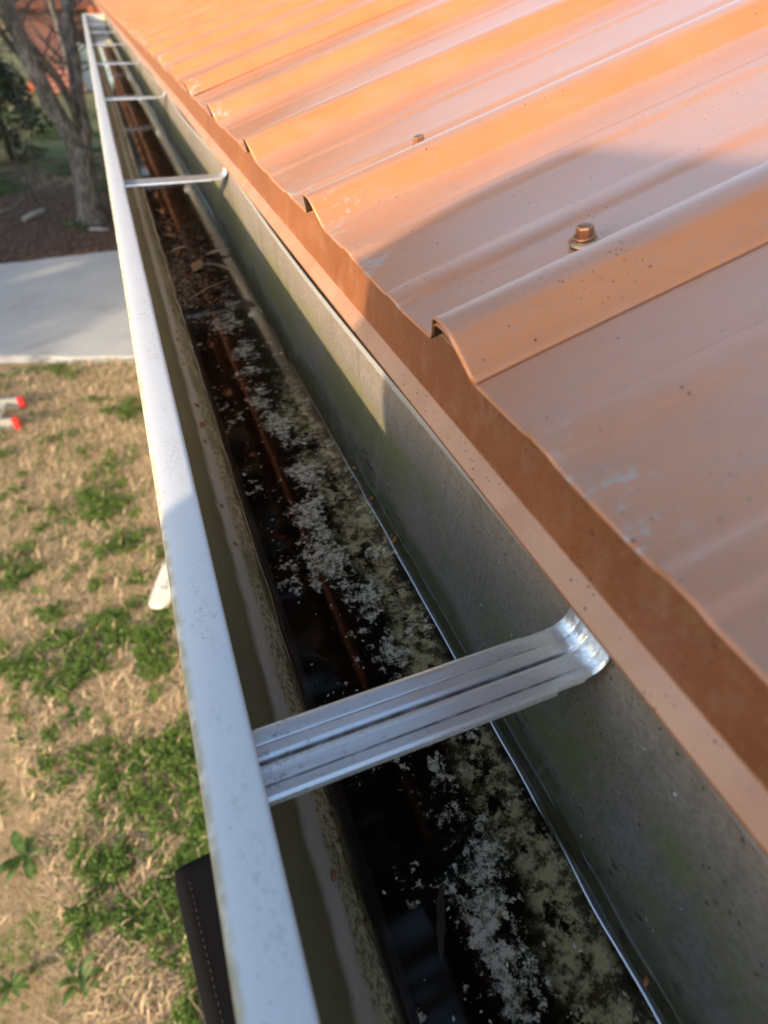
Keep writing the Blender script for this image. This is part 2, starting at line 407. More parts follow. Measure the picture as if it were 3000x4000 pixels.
def lipprof(y):
    w = 0.0004*mnoise.noise(Vector((0, y*4, 0)))
    p = [(-0.0150, LZ+0.0280), (-0.0172, LZ+0.024), (-0.0178, LZ+0.006)]
    p += arc(-0.0148, LZ+0.003, 0.003, 180, 270, 5)
    p += [(-0.010, LZ-0.0002), (-0.0035, LZ-0.0001)]
    p += arc(-0.0024, LZ+0.0014, 0.0014, 270, 360, 4)
    p += [(-0.0010, LZ+0.009), (-0.0022, LZ+0.0098), (-0.0026, LZ+0.009), (-0.0024, LZ+0.0022), (-0.0138, LZ+0.0022)]
    return [(fx(x)+w, 0.25+(z-LZ)*1.5) for x, z in p]
v, f = sweep_y(lipprof, YS); mobj('front_lip', v, f, M_lip, gut, True)
def frontprof(y):
    w = 0.0006*mnoise.noise(Vector((3, y*3, 0)))
    p = [(-0.0140, LZ+0.0225), (-0.0150, LZ+0.028), (-0.0135, 0.2035), (-0.0085, 0.2105), (-0.002, 0.2155), (0.0045, 0.2215), (0.0095, 0.229), (0.0135, 0.2385), (0.0175, 0.2475), (0.0215, 0.256), (0.0262, 0.2640), (0.0295, 0.2705), (0.034, 0.2735)]
    return [(fx(x)+w-0.0065*max(0.0, min(1.0, (x+0.002)/0.02)), fz(z)) for x, z in p]
v, f = sweep_y(frontprof, YS); mobj('front_wall', v, f, M_front, gut, True)
v, f = sweep_y(lambda y: [(x-0.0022-(0.001 if i > 1 else 0), z+0.0012) for i, (x, z) in enumerate(frontprof(y))], YS); mobj('outer_face', v, f, M_lip, gut, True)
def botprof(y): return [(0.0430, 0.3818), (0.07, 0.3812), (0.10, 0.3806), (0.13, 0.3800), (0.1455, 0.3790), (0.1515, 0.3765)]
v, f = sweep_y(botprof, YS); mobj('bottom_pan', v, f, M_bottom, gut, True)
def backprof(y):
    k = 0.0092*bow(y)
    return [(0.1512, 0.3768), (0.1545, 0.3715), (0.1568, 0.364), (0.1588, 0.354), (0.1607, 0.340), (0.1630-0.1*k, 0.32), (0.1655-0.3*k, 0.295), (0.1678-0.6*k, 0.268), (0.1702-0.9*k, 0.2515), (0.1703-k, 0.2475)]
v, f = sweep_y(backprof, YS); mobj('back_wall', v, f, M_back, gut, True)
def hemprof(y):
    k = 0.0092*bow(y)
    return [(0.1705-k, 0.2484), (0.1697-k, 0.2472), (0.1695-k, 0.2462), (0.1711-k, 0.2435), (0.1718-k, 0.2428), (0.1723-k, 0.2436), (0.1723-k, 0.252)]
v, f = sweep_y(hemprof, YS); mobj('back_hem', v, f, M_hem, gut, True)
# end cap closing the far end
ec = MB()
prof = [(-0.0255, 0.2515), (0.168, 0.2515), (0.166, 0.29), (0.160, 0.345), (0.151, 0.378), (0.050, 0.384), (0.033, 0.368), (0.015, 0.336), (-0.003, 0.315), (-0.024, 0.296)]
n = len(prof)
vv = [(x, GUT_END-0.004, H-d) for x, d in prof]+[(x, GUT_END+0.004, H-d) for x, d in prof]
ff = [tuple(range(n)), tuple(range(2*n-1, n-1, -1))]+[(i, (i+1) % n, n+(i+1) % n, n+i) for i in range(n)]
ec.add(vv, ff); ec.box(-0.027, GUT_END-0.018, H-0.256, 0.169, GUT_END+0.008, H-0.2485)
ec.build('end_cap', M_lip, gut)

# water with a raised meniscus along both walls
wv = []; wf = []
wy = np.concatenate([np.arange(Y0, 0, 0.1), np.arange(0, 1.5, 0.008), np.arange(1.5, GUT_END-0.01, 0.05)])
qx = lambda x: 0.0021+1.377*x-0.0062*max(0.0, min(1.0, (0.068-x)/0.04))
qz = lambda d: 0.372+(d-0.265)*1.4
for y in wy:
    a = 0.0018*mnoise.noise(Vector((1, y*22, 0)))*(mnoise.noise(Vector((9, y*9, 0)))+0.6)
    c_ = 0.0012*mnoise.noise(Vector((5, y*35, 0)))*(mnoise.noise(Vector((2, y*8, 0)))+0.5)
    wv += [(0.0250+a, y, H-0.2615), (0.0262+a, y, H-0.2634), (0.0280+a, y, H-0.2646), (0.031+a, y, H-0.2650), (0.068, y, H-0.2650),
           (0.1045+c_, y, H-0.2650), (0.1070+c_, y, H-0.2646), (0.1085+c_, y, H-0.2636), (0.1096+c_, y, H-0.2615), (0.1116, y, H-0.2603)]
wv = [(qx(x), y, H-qz(H-z)) for x, y, z in wv]
for j in range(len(wy)-1):
    for i in range(9): wf.append((j*10+i, j*10+i+1, (j+1)*10+i+1, (j+1)*10+i))
mobj('water', wv, wf, M_water, smooth=True, kind='structure')
# the bright bead of water climbing the back wall
def beadmat():
    m = NM('water_bead'); g = m.n('ShaderNodeBsdfGlossy', {'Color': (1, 1, 1), 'Roughness': 0.12}).outputs[0]
    t = m.n('ShaderNodeBsdfTransparent', {'Color': (0.8, 0.8, 0.75)}).outputs[0]
    mx = m.n('ShaderNodeMixShader', {0: 0.42, 1: t, 2: g}); m.t.links.new(mx.outputs[0], m.out.inputs[0]); return m.m
bv = []; bf = []
by = np.arange(-0.5, 3.2, 0.006)
for y in by:
    c_ = 0.0022*mnoise.noise(Vector((5, y*25, 0)))*(mnoise.noise(Vector((2, y*6, 0)))+0.5)
    g_ = mnoise.noise(Vector((4, y*3.1, 1)))+0.35*mnoise.noise(Vector((7, y*17, 1)))
    wd_ = 0.0028*max(0.0, min(1.0, (g_+0.33)*5))+0.00005
    for k in range(5):
        t_ = k/4; bv.append((0.1478+c_+(t_-0.5)*wd_, y, H-0.3711+0.0006*math.sin(t_*math.pi)+0.0009*t_*(wd_/0.0028)))
for j in range(len(by)-1):
    for i in range(4): bf.append((j*5+i, j*5+i+1, (j+1)*5+i+1, (j+1)*5+i))
mobj('water', bv, bf, beadmat(), smooth=True, kind='structure')

# hangers ------------------------------------------------------------
HP = [(11.2, -3.4), (11.05, -0.7), (10.6, -0.15), (9.9, 0.2), (8.6, 0.35), (6.2, 0.0), (5.6, -0.25), (5.0, -0.25), (4.4, 0.0), (1.9, 0.35), (1.2, 0.1), (0.6, -1.1), (0.0, -1.5), (-0.7, -1.5), (-1.2, -0.7), (-1.7, 0.35), (-2.4, 0.55), (-3.4, 0.35), (-6.6, 0.0), (-7.0, -0.5), (-7.5, -0.5), (-7.9, 0.05), (-10.4, 0.25), (-11.0, -0.1), (-11.25, -1.6)]
def hanger(y, first=None, rot=0.0, label=None):
    if first is None:
        # path in the X/Z plane: flat bar, bend, back plate
        path = [(-0.0030+0.1065*min(i, 9.03)/10+(0.0104 if i == 10 else 0), 0.0, 90.0) for i in range(10)]+[(0.0932, 0.0, 90.0), (0.1035, 0.0, 90.0)]
        for i in range(1, 15):
            a = 90.0*i/14; path.append((0.1035+0.0085*math.sin(math.radians(a)), 0.0085*(1-math.cos(math.radians(a))), 90+a))
        path += [(0.1120, 0.016, 180.0), (0.1120, 0.024, 180.0)]
        v = []; n = len(HP)
        for k, (x, z, ang) in enumerate(path):
            # normal direction of the strip
            nx_, nz_ = math.cos(math.radians(ang)), math.sin(math.radians(ang))
            flat = 1.0 if k < 11 else max(0.35, 1-(k-10)*0.07)
            fl = 1.0 if k < 10 else (0.15 if k > 11 else 0.6)
            for (yy, hh) in HP:
                h = hh*0.001*(fl if hh < -0.6 and abs(yy) > 10 else flat)
                w = yy*0.001*(1.0 if k < 10 else 0.95)
                v.append(((x+nx_*h)*1.5, w*1.5, (z+nz_*h)*1.5))
        f = []
        for k in range(len(path)-1):
            for i in range(n-1): f.append((k*n+i, (k+1)*n+i, (k+1)*n+i+1, k*n+i+1))
        o = mobj('hanger', v, f, M_hang, gut, False)
        s = o.modifiers.new('t', 'SOLIDIFY'); s.thickness = 0.0012; s.offset = -1
        M = Matrix.Scale(1.5, 4) @ Matrix.Translation((0.1115, 0, 0.0165)) @ Matrix.Rotation(-math.pi/2, 4, 'Y')
        sc = MB().lathe([(0.0048, 0), (0.0048, 0.001), (0.003, 0.0013), (0.003, 0.0042), (0.0026, 0.0047)], 6, M)
        so = sc.build('screw', M_hang, o)
    else:
        o = first.copy(); COL.objects.link(o); o.parent = gut
        for ch in first.children:
            c2 = ch.copy(); COL.objects.link(c2); c2.parent = o
    o.location = (0, y, H-0.257); o.rotation_euler = (0, 0, rot)
    if label: o['label'] = label
    return o
hg = hanger(HY[1], None, math.radians(1.5), 'nearest ribbed aluminium hanger with shiny bent end')
for i, y in enumerate(HY):
    if i != 1: hanger(y, hg, rnd.uniform(-0.01, 0.01))
for o in list(gut.children):
    if o.name.startswith('hanger') and 'label' in o and o is not hg: del o['label']
# yellowed caulk at the far corner of the trough
MB().tube([(0.158, GUT_END-0.012, H-0.255), (0.166, GUT_END-0.018, H-0.27), (0.165, GUT_END-0.018, H-0.31)], [0.008, 0.012, 0.008], 8).build('caulk_bead', m_simple('caulk', (0.70, 0.58, 0.16), 0.6), gut, True)

# ------------------------------------------------------------------ roof
roof = empty('metal_roof', (0, 0, 0), label='copper coloured ribbed metal roof sloping up from the gutter', cat='roof')
PITCH = math.radians(17.5)
XE, ZE = 0.1215, 0.1306
PER = 0.2286
RIB = [(-0.0245, 0), (-0.0205, 0.0018), (-0.0165, 0.0060), (-0.0110, 0.0115), (-0.0075, 0.0148), (-0.0040, 0.0165), (0.0020, 0.0172), (0.0080, 0.0170), (0.0105, 0.0160), (0.0125, 0.0138), (0.0165, 0.0072), (0.0195, 0.0026), (0.0215, 0.0006), (0.0245, 0)]
MIN = [(-0.0135, 0), (-0.0105, 0.0002), (-0.0082, 0.0011), (-0.0058, 0.0017), (0.0058, 0.0018), (0.0082, 0.0012), (0.0105, 0.0002), (0.0135, 0)]
RC = 0.2315
def rowprof(k0, k1, cut0=None, cut1=None):
    out = []
    for k in range(k0, k1+1):
        c = RC+k*PER
        out += [(c+a, h) for a, h in RIB]
        if k < k1 or cut1 is None or True:
            out += [(c+0.0762+a, h) for a, h in MIN]; out += [(c+0.1524+a, h) for a, h in MIN]
            out += [(c+0.0381+0.0, 0), (c+0.1143, 0), (c+0.1905, 0)]
    out = sorted(set(out))
    if cut0 is not None: out = [p for p in out if p[0] >= cut0-1e-6]
    if cut1 is not None: out = [p for p in out if p[0] <= cut1+1e-6]
    return out
US = np.concatenate([[0, 0.002, 0.006, 0.012, 0.02, 0.03, 0.045, 0.06, 0.08, 0.11, 0.15, 0.2, 0.27, 0.35, 0.45, 0.6], np.linspace(0.8, 4.4, 14)])
def sheet(idx):
    # sheet idx starts on the near foot of rib 4*idx and laps over the previous one
    k0 = 4*idx
    y0 = RC+k0*PER-0.0245; y1 = RC+(k0+4)*PER+0.018
    pr = rowprof(k0, k0+4, y0, y1)
    v = []
    for u in US:
        for (y, h) in pr:
            t = min(1, max(0, (y-y0-0.055)/0.05)); lift = 0.0014*(1-t)
            wob = math.exp(-u/0.035)*(0.0024*mnoise.noise(Vector((y*14, 0.3, idx)))-0.0003)
            osc = 0.0012*mnoise.noise(Vector((y*5, u*2.2, 3.1)))
            hh = h+lift+wob+osc
            lo = 0.0012*mnoise.noise(Vector((y*6, 8, 0)))
            v.append((XE+u*math.cos(PITCH)-math.sin(PITCH)*hh+lo*(u == 0), y, H-ZE+u*math.sin(PITCH)+math.cos(PITCH)*hh))
    n = len(pr); f = []
    for j in range(len(US)-1):
        for i in range(n-1): f.append((j*n+i, (j+1)*n+i, (j+1)*n+i+1, j*n+i+1))
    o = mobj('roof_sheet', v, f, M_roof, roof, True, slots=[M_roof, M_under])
    s = o.modifiers.new('t', 'SOLIDIFY'); s.thickness = 0.0007; s.offset = -1; s.material_offset = 1; s.material_offset_rim = 0
    return o
for i in range(-2, 13): sheet(i)

def roofpt(u, y, h=0.0): return Vector((XE+u*math.cos(PITCH)-math.sin(PITCH)*h, y, H-ZE+u*math.sin(PITCH)+math.cos(PITCH)*h))
RM = Matrix.Rotation(-PITCH, 4, 'Y')
def roof_screw(x, y, rot, first=None, tilt=0.0):
    u = (x-XE)/math.cos(PITCH)
    if first is None:
        hexh = MB().lathe([(0.0043, 0.0045), (0.0045, 0.0048), (0.0045, 0.0088), (0.0037, 0.0098), (0.0018, 0.0101)], 6)
        o = hexh.build('roof_screw', M_screw, roof)
        MB().lathe([(0.0054, 0.0036), (0.0060, 0.0039), (0.0060, 0.0046), (0.0052, 0.0049)], 28).build('screw_flange', M_screw, o, True)
        MB().lathe([(0.0082, 0.0012), (0.0085, 0.0016), (0.0083, 0.0020), (0.0058, 0.0034), (0.0040, 0.0037)], 32).build('washer', M_washer, o, True)
        MB().lathe([(0.0074, -0.0004), (0.0078, 0.0), (0.0079, 0.0012), (0.0070, 0.0013)], 32).build('rubber_seal', M_rubber, o, True)
    else:
        o = first.copy(); COL.objects.link(o); o.parent = roof
        for ch in first.children:
            c2 = ch.copy(); COL.objects.link(c2); c2.parent = o
    o.matrix_local = Matrix.Translation(roofpt(u, y, 0.0012)) @ RM @ Matrix.Rotation(tilt, 4, 'X') @ Matrix.Rotation(rot, 4, 'Z')
    return o
s0 = roof_screw(0.2150, 0.2720, 0.35, None, math.radians(4)); s0['label'] = 'nearest copper hex head screw with dished washer'
roof_screw(0.2225, 0.5035, 0.9, s0, 0.03)
for c2 in list(roof.children):
    if c2.name.startswith('roof_screw.'):
        if 'label' in c2: del c2['label']
for k in range(-1, 40):
    if k in (0, 1): continue
    if k > 2 or k < 0:
        roof_screw(0.60+0.002*rnd.random(), RC+k*PER+0.037, rnd.random(), s0)

# drip edge flashing: face and kick (folded strip)
DX = 0.1359
def dripprof(y):
    w = 0.0005*mnoise.noise(Vector((2, y*3, 7)))
    return [(0.32, ZE-0.0545+0.003), (DX+0.004, ZE+0.0055), (DX+0.0006, ZE+0.0064), (DX+w, ZE+0.0085), (DX+w, 0.1752), (DX-0.0003+w, 0.1764), (DX-0.0010+w, 0.1774), (0.1279+w, 0.1846), (0.1275+w, 0.1852), (0.1280+w, 0.1856)]
dr = np.concatenate([np.arange(-0.9, -0.1, 0.1), np.arange(-0.1, 1.10, 0.03), [1.115]])
v, f = sweep_y(dripprof, dr)
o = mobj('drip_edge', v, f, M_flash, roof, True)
s = o.modifiers.new('t', 'SOLIDIFY'); s.thickness = 0.0006; s.offset = -1
dr2 = np.concatenate([np.arange(1.085, 2.0, 0.03), np.arange(2.0, 12.4, 0.2)])
v, f = sweep_y(lambda y: [(x-0.0009, z-0.0003) for x, z in dripprof(y)], dr2)
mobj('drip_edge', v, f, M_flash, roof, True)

# house under the roof -------------------------------------------------
def woodmat():
    m = NM('siding_paint')
    c = m.mix(m.noise(8, 4), (0.42, 0.40, 0.36), (0.5, 0.48, 0.43))
    return m.pbr(c, 0.7, 0, m.bump(m.noise(100, 3), 0.2, 0.001))
M_side = woodmat()
M_brown = m_simple('brown_fascia_paint', (0.30, 0.09, 0.035), 0.55, 0, 0.35, 12)
house = empty('house', (0, 0, 0), label='house wall and eave carrying the ribbed metal roof', cat='house')
hw = MB()
for k in range(24):   # lapped boards
    z0 = 0.12+k*0.10; hw.add([(0.56, -3, z0), (0.56, 12.0, z0), (0.572, 12.0, z0+0.102), (0.572, -3, z0+0.102), (0.575, -3, z0), (0.575, 12, z0)], [(0, 3, 2, 1), (0, 1, 5, 4)])
hw.box(0.58, -3, -0.1, 4.5, 12.0, 2.55)
hw.build('wall', M_side, house)
MB().box(0.173, -3, H-0.42, 0.192, 12.1, H-0.150).build('fascia_board', m_simple('fascia_paint', (0.40, 0.39, 0.34), 0.6, 0, 0.15, 15), house)
MB().box(0.192, -3, H-0.42, 0.559, 12.0, H-0.408).build('soffit', M_side, house)

# brown boarded post at the end of the gutter
pw = MB()
for i, (x0, x1, dy) in enumerate([(0.045, 0.095, 0.0), (0.100, 0.145, 0.014), (0.149, 0.172, -0.006)]):
    pw.box(x0, 8.75+dy, 0, x1, 8.85+dy, H-0.20, b=0.003)
pw.build('porch_post', m_simple('red_brown_stain', (0.30, 0.085, 0.03), 0.6, 0, 0.5, 9), None, label='red brown boarded post under the eave past the gutter end', cat='post')

# ------------------------------------------------------------------ debris in the gutter
def leafmat(name, a, b_, rough=0.6):
    m = NM(name); c = m.mix(m.noise(120, 4), a, b_); return m.pbr(c, rough, 0, m.bump(m.noise(500, 3), 0.4, 0.0004))
M_dleaf = leafmat('dead_leaf', (0.20, 0.085, 0.03), (0.42, 0.24, 0.11))
M_tanleaf = leafmat('pale_dead_leaf', (0.38, 0.24, 0.14), (0.52, 0.38, 0.26))
M_sunk = leafmat('sunken_leaf', (0.05, 0.03, 0.015), (0.11, 0.065, 0.035))
M_seed = leafmat('bud_scale', (0.22, 0.07, 0.02), (0.45, 0.19, 0.06), 0.35)
def leaf_mesh(L, Wd, curl, seed):
    r = random.Random(seed); n = 9; v = []; f = []
    for i in range(n):
        t = i/(n-1); w = Wd*math.sin(math.pi*min(1, t*0.96+0.02))**0.8*(1+0.25*r.uniform(-1, 1))
        z = curl*math.sin(math.pi*t)+0.12*L*(t-0.5)**2
        for s, zz in ((-1, curl*0.7), (0, 0), (1, curl*0.5)):
            v.append(((t-0.5)*L, s*w*0.5, z+zz*abs(s)))
    for i in range(n-1):
        for k in range(2): f.append((i*3+k, i*3+k+1, (i+1)*3+k+1, (i+1)*3+k))
    return v, f
LV = [('curled tan leaf standing out of the water by the back wall of the gutter', 0.091, 0.834, 0.034, 0.007, 0.2, M_tanleaf),
      ('pink and tan pointed leaf floating off the end of the debris heap', 0.088, 0.772, 0.030, 0.007, -1.0, M_tanleaf),
      ('orange brown leaf in the middle of the debris heap', 0.060, 0.79, 0.034, 0.012, 1.2, M_dleaf),
      ('pale yellowish leaf scrap at the front side of the debris heap', 0.048, 0.86, 0.026, 0.010, 0.6, M_tanleaf),
      ('dark brown leaf lying against the front wall beside the debris heap', 0.042, 0.92, 0.030, 0.013, 2.0, M_dleaf),
      ('long brown leaf sunk under the dark water below the nearest hanger', 0.051, 0.062, 0.024, 0.004, 1.15, M_sunk)]
LV = [(a, qx(x), y*1.404, L*1.4, w*1.4, r_, m_) for a, x, y, L, w, r_, m_ in LV]
for i, (lb, x, y, L, wd, rz, mt) in enumerate(LV):
    v, f = leaf_mesh(L, wd, 0.003, i+3)
    o = mobj('dead_leaf', v, f, mt, None, True, label=lb, cat='leaf')
    o.location = (x, y, H-0.3700 if i < 5 else H-0.3795); o.rotation_euler = (rnd.uniform(-.2, .2) if i < 5 else 0, rnd.uniform(-.1, .1) if i < 5 else 0, rz)
# bud scales stuck on the walls near the waterline (countable)
FR = [((0.0195, 0.644), 'orange bud scale on the front wall of the gutter, farthest of the row'), ((0.0165, 0.576), 'dark red bud scale on the front wall, second from the far end of the row'),
      ((0.0155, 0.552), 'red brown bud scale on the front wall just nearer than the dark red one'), ((0.016, 0.53), 'orange brown bud scale on the front wall close to the pale husk'),
      ((0.0145, 0.498), 'wet orange bud scale on the front wall beside scattered white flakes'), ((0.016, 0.434), 'large orange husk on the front wall level with the tip of the sunlight'),
      ((0.0150, 0.400), 'small rusty bud scale on the front wall nearer than the large husk'), ((0.0145, 0.376), 'round orange bud scale on the front wall beyond the middle'),
      ((0.0140, 0.301), 'flat orange scale alone on the front wall midway to the nearest hanger'), ((0.0155, 0.269), 'broken brown husk low on the front wall before the nearest hanger'),
      ((0.0175, 0.085), 'bright orange bud scale on the front wall nearer than the first hanger'),
      ((0.1085, 0.301), 'shiny brown bud scale on the meniscus at the back wall'), ((0.1085, 0.258), 'thick red brown bud scale in the kink of the waterline at the back wall'),
      ((0.1085, 0.337), 'tiny red scale at the far end of the bright waterline'), ((0.1085, 0.019), 'tan bud scale at the back waterline in the bottom corner')]
FR = [((x*1.5-0.0055 if x < 0.05 else 0.1525, y*1.404), lb) for (x, y), lb in FR]
def frontz(x):
    P = frontprof(0)
    for (a, za), (b_, zb) in zip(P[1:], P[2:]):
        if a <= x <= b_: return za+(zb-za)*(x-a)/(b_-a)
    return 0.37
for i, ((x, y), lb) in enumerate(FR):
    r = random.Random(i); v = []; f = []
    L = r.uniform(0.005, 0.008)*(1.3 if 'large' in lb or 'thick' in lb else 1); n1, n2 = 6, 10
    for a in range(n1+1):
        th = math.pi*a/n1
        for b_ in range(n2):
            ph = 2*math.pi*b_/n2; q = 1+0.25*r.uniform(-1, 1)
            v.append((0.5*L*0.55*math.sin(th)*math.cos(ph)*q, 0.5*L*math.cos(th), 0.5*L*0.35*math.sin(th)*math.sin(ph)*q))
    for a in range(n1):
        for b_ in range(n2): f.append((a*n2+b_, a*n2+(b_+1) % n2, (a+1)*n2+(b_+1) % n2, (a+1)*n2+b_))
    o = mobj('bud_scale', v, f, M_seed, None, True, label=lb, cat='bud scale', group='bud scales stuck along the waterline')
    zz_ = frontz(x) if x < 0.06 else 0.3695
    o.location = (x+(0.0006 if x < 0.06 else -0.001), y, H-zz_+0.0012)
    o.rotation_euler = (r.uniform(-.4, .4), (0.9 if x < 0.06 else -0.5), r.uniform(-1, 1))
# heap of leaf pulp, twigs and wet bits (uncountable)
hv = []; hf = []; hm = []
def bit(cx, cy, cz, L, w, az, el, mi):
    d = Vector((math.cos(az)*math.cos(el), math.sin(az)*math.cos(el), math.sin(el)))*L*0.5
    s = Vector((-math.sin(az), math.cos(az), rnd.uniform(-.3, .3)))*w*0.5
    c0 = Vector((cx, cy, cz)); n = len(hv)
    up = Vector((0, 0, 0.25*w))
    hv.extend([(c0-d)[:], (c0-s*1.0)[:], (c0+up)[:], (c0+s)[:], (c0+d)[:]])
    hf.extend([(n, n+1, n+2), (n, n+2, n+3), (n+1, n+4, n+2), (n+2, n+4, n+3)]); hm.extend([mi]*4)
for k in range(3400):
    y = rnd.gauss(0.82, 0.085) if k < 1800 else rnd.uniform(0.95, 5.6)
    if y < 0.62: continue
    x = 0.032+abs(rnd.gauss(0, 0.026)) if y < 1.2 else rnd.uniform(0.03, 0.106 if y > 2.2 else 0.075)
    if x > 0.107: continue
    bit(qx(x), y*1.404, H-0.3720+rnd.uniform(-0.003, 0.002+0.002*(y > 1.5)), rnd.uniform(0.004, 0.017), rnd.uniform(0.0015, 0.005), rnd.uniform(0, 6.3), rnd.uniform(-0.15, 0.25), rnd.choice([0, 0, 0, 1, 2, 2]))
M_bit0 = leafmat('wet_dark_bits', (0.04, 0.016, 0.008), (0.14, 0.055, 0.02), 0.16)
mobj('leaf_debris', hv, hf, None, None, False, slots=[M_bit0, M_dleaf, m_simple('black_muck', (0.025, 0.016, 0.010), 0.12)], fmat=hm,
     label='wet brown heap of leaf scraps and needles floating in the gutter', cat='debris', kind='stuff')
fl_v = []; fl_f = []
rf_ = random.Random(77)
for k in range(260):
    if k < 90:      # pale flecks on the back wall
        y = rf_.uniform(0.0, 1.6); d = rf_.uniform(0.265, 0.35); x = 0.1703-(d-0.2475)*0.104-0.0012-0.0092*bow(y)*max(0, 1-(d-0.25)/0.06)
        a = rf_.uniform(0, 3.1); q = rf_.uniform(0.0006, 0.0016); u_ = (0, math.cos(a)*q, math.sin(a)*q); w_ = (0, -math.sin(a)*q*.4, math.cos(a)*q*.4)
    else:           # crumbs floating on the black water
        y = rf_.uniform(-0.1, 1.1); x = rf_.uniform(0.045, 0.13); d = 0.3715; a = rf_.uniform(0, 3.1); q = rf_.uniform(0.0005, 0.0016); u_ = (math.cos(a)*q, math.sin(a)*q, 0); w_ = (-math.sin(a)*q*.5, math.cos(a)*q*.5, 0)
    n_ = len(fl_v); c0 = (x, y, H-d)
    for sa, sb in ((-1, 0), (0, -1), (1, 0), (0, 1)): fl_v.append(tuple(c0[i]+sa*u_[i]+sb*w_[i] for i in range(3)))
    fl_f.append((n_, n_+1, n_+2, n_+3))
mobj('grit', fl_v, fl_f, m_simple('pale_grit', (0.62, 0.60, 0.52), 0.7), label='fine pale grit specks on the gutter wall and floating on the black water', cat='grit', kind='stuff')
# pine needles / thin twigs floating
for i, (lb, a, b_) in enumerate([('thin pale twig lying across the debris heap in the gutter', (0.046, 0.80), (0.098, 0.783)), ('bent grey twig at the near edge of the debris heap', (0.038, 0.69), (0.088, 0.735))]):
    p0 = Vector((qx(a[0]), a[1]*1.404, H-0.3705)); p1 = Vector((qx(b_[0]), b_[1]*1.404, H-0.3690)); m_ = (p0+p1)/2+Vector((0.0, 0.006, 0.0015))
    MB().tube([p0, m_, p1], [0.0007, 0.0010, 0.0005], 6).build('twig', M_tanleaf, None, True, label=lb, cat='twig')

# ------------------------------------------------------------------ lawn cover
M_straw = leafmat('dry_grass', (0.44, 0.30, 0.16), (0.78, 0.60, 0.37), 0.8)
def leafy(name, a, b_, tr=0.25, sc=6):
    m = NM(name); oi = m.ss(m.noise(sc, 4, 0.65), 0.3, 0.7); c = m.mix(oi, a, b_)
    p = m.n('ShaderNodeBsdfPrincipled', {'Base Color': c, 'Roughness': 0.5, 'Specular IOR Level': 0.35})
    t = m.n('ShaderNodeBsdfTranslucent', {'Color': c}); mx = m.n('ShaderNodeMixShader', {0: tr, 1: p.outputs[0], 2: t.outputs[0]})
    m.t.links.new(mx.outputs[0], m.out.inputs[0]); return m.m
M_clover = leafy('clover_leaf', (0.045, 0.095, 0.012), (0.19, 0.29, 0.05), 0.25, 16)
M_weed = leafy('weed_leaf', (0.06, 0.12, 0.02), (0.17, 0.26, 0.07), 0.25, 20)
def gz(x, y): return 0.03*mnoise.noise(Vector((x*0.7, y*0.7, 0)))
def clumpy(x, y):
    return mnoise.noise(Vector((x*2.3+4, y*2.3, 0)))+0.6*mnoise.noise(Vector((x*6, y*6, 2)))
def on_drive(x, y): return near(x)-0.02 < y < farr(x)+0.05
# straw blades
def scatter(N, region, accept, maker):
    V = []; F = []; base = 0; cnt = 0
    while cnt < N:
        x, y = region()
        if on_drive(x, y) or not accept(x, y): cnt += 0.15; continue
        cnt += 1
        vs, fs = maker(x, y, gz(x, y))
        F += [tuple(i+len(V) for i in q) for q in fs]; V += vs
    return V, F
def reg_vis():
    y = 0.4+5.6*rnd.random()**1.25
    xl = -0.33-0.26*y-0.25; return rnd.uniform(xl, 0.12), y
def reg_wide():
    return rnd.uniform(-4.5, 0.5), rnd.uniform(-2, 6.2)
def straw(x, y, z):
    L = rnd.uniform(0.03, 0.10); a = rnd.uniform(0, 6.28); w = rnd.uniform(0.0012, 0.003); e = rnd.uniform(0.05, 0.5)
    if rnd.random() < 0.12: e = rnd.uniform(0.6, 1.3)
    dx, dy = math.cos(a), math.sin(a); sx_, sy_ = -dy*w, dx*w
    c1 = (x+dx*L*0.5, y+dy*L*0.5, z+0.004+L*0.5*e); c2 = (x+dx*L+rnd.uniform(-.01, .01), y+dy*L+rnd.uniform(-.01, .01), z+0.004+L*0.55*e)
    return [(x-sx_, y-sy_, z), (x+sx_, y+sy_, z), (c1[0]+sx_, c1[1]+sy_, c1[2]), (c1[0]-sx_, c1[1]-sy_, c1[2]), c2], [(0, 1, 2, 3), (3, 2, 4)]
v1, f1 = scatter(44000, reg_vis, lambda x, y: clumpy(x, y) < 0.32 or rnd.random() < 0.25, straw)
v2, f2 = scatter(9000, reg_wide, lambda x, y: clumpy(x, y) < 0.3, straw)
mobj('dry_grass', v1+v2, f1+[tuple(i+len(v1) for i in q) for q in f2], M_straw, label='matted straw coloured dead grass over the lawn', cat='grass', kind='stuff')
def clover(x, y, z):
    h = rnd.uniform(0.005, 0.05); V = []; F = []; a0 = rnd.uniform(0, 6.28)
    tx, ty = rnd.uniform(-.4, .4), rnd.uniform(-.4, .4)
    for k in range(3):
        a = a0+k*2.094; r = rnd.uniform(0.006, 0.012)
        cx, cy = math.cos(a), math.sin(a); n = len(V)
        V += [(x, y, z+h), (x+r*(cx-cy*0.6)*.8, y+r*(cy+cx*0.6)*.8, z+h+r*tx), (x+r*1.5*cx, y+r*1.5*cy, z+h+r*ty*1.2), (x+r*(cx+cy*0.6)*.8, y+r*(cy-cx*0.6)*.8, z+h-r*tx)]
        F.append((n, n+1, n+2, n+3))
    return V, F
gden = lambda x, y: clumpy(x, y)+0.42*max(0, 1-(((x+0.42)/0.45)**2+((y-1.45)/0.9)**2))+0.25*max(0, 1-abs(y-2.6)/0.8)+0.75*mnoise.noise(Vector((x*8, y*8, 7)))+0.5*mnoise.noise(Vector((x*17, y*17, 3)))+0.5*mnoise.noise(Vector((x*30, y*30, 5)))-0.08
v1, f1 = scatter(46000, reg_vis, lambda x, y: rnd.random() < max(0.07, min(1, (gden(x, y)-0.02)*2.0))**1.6, clover)
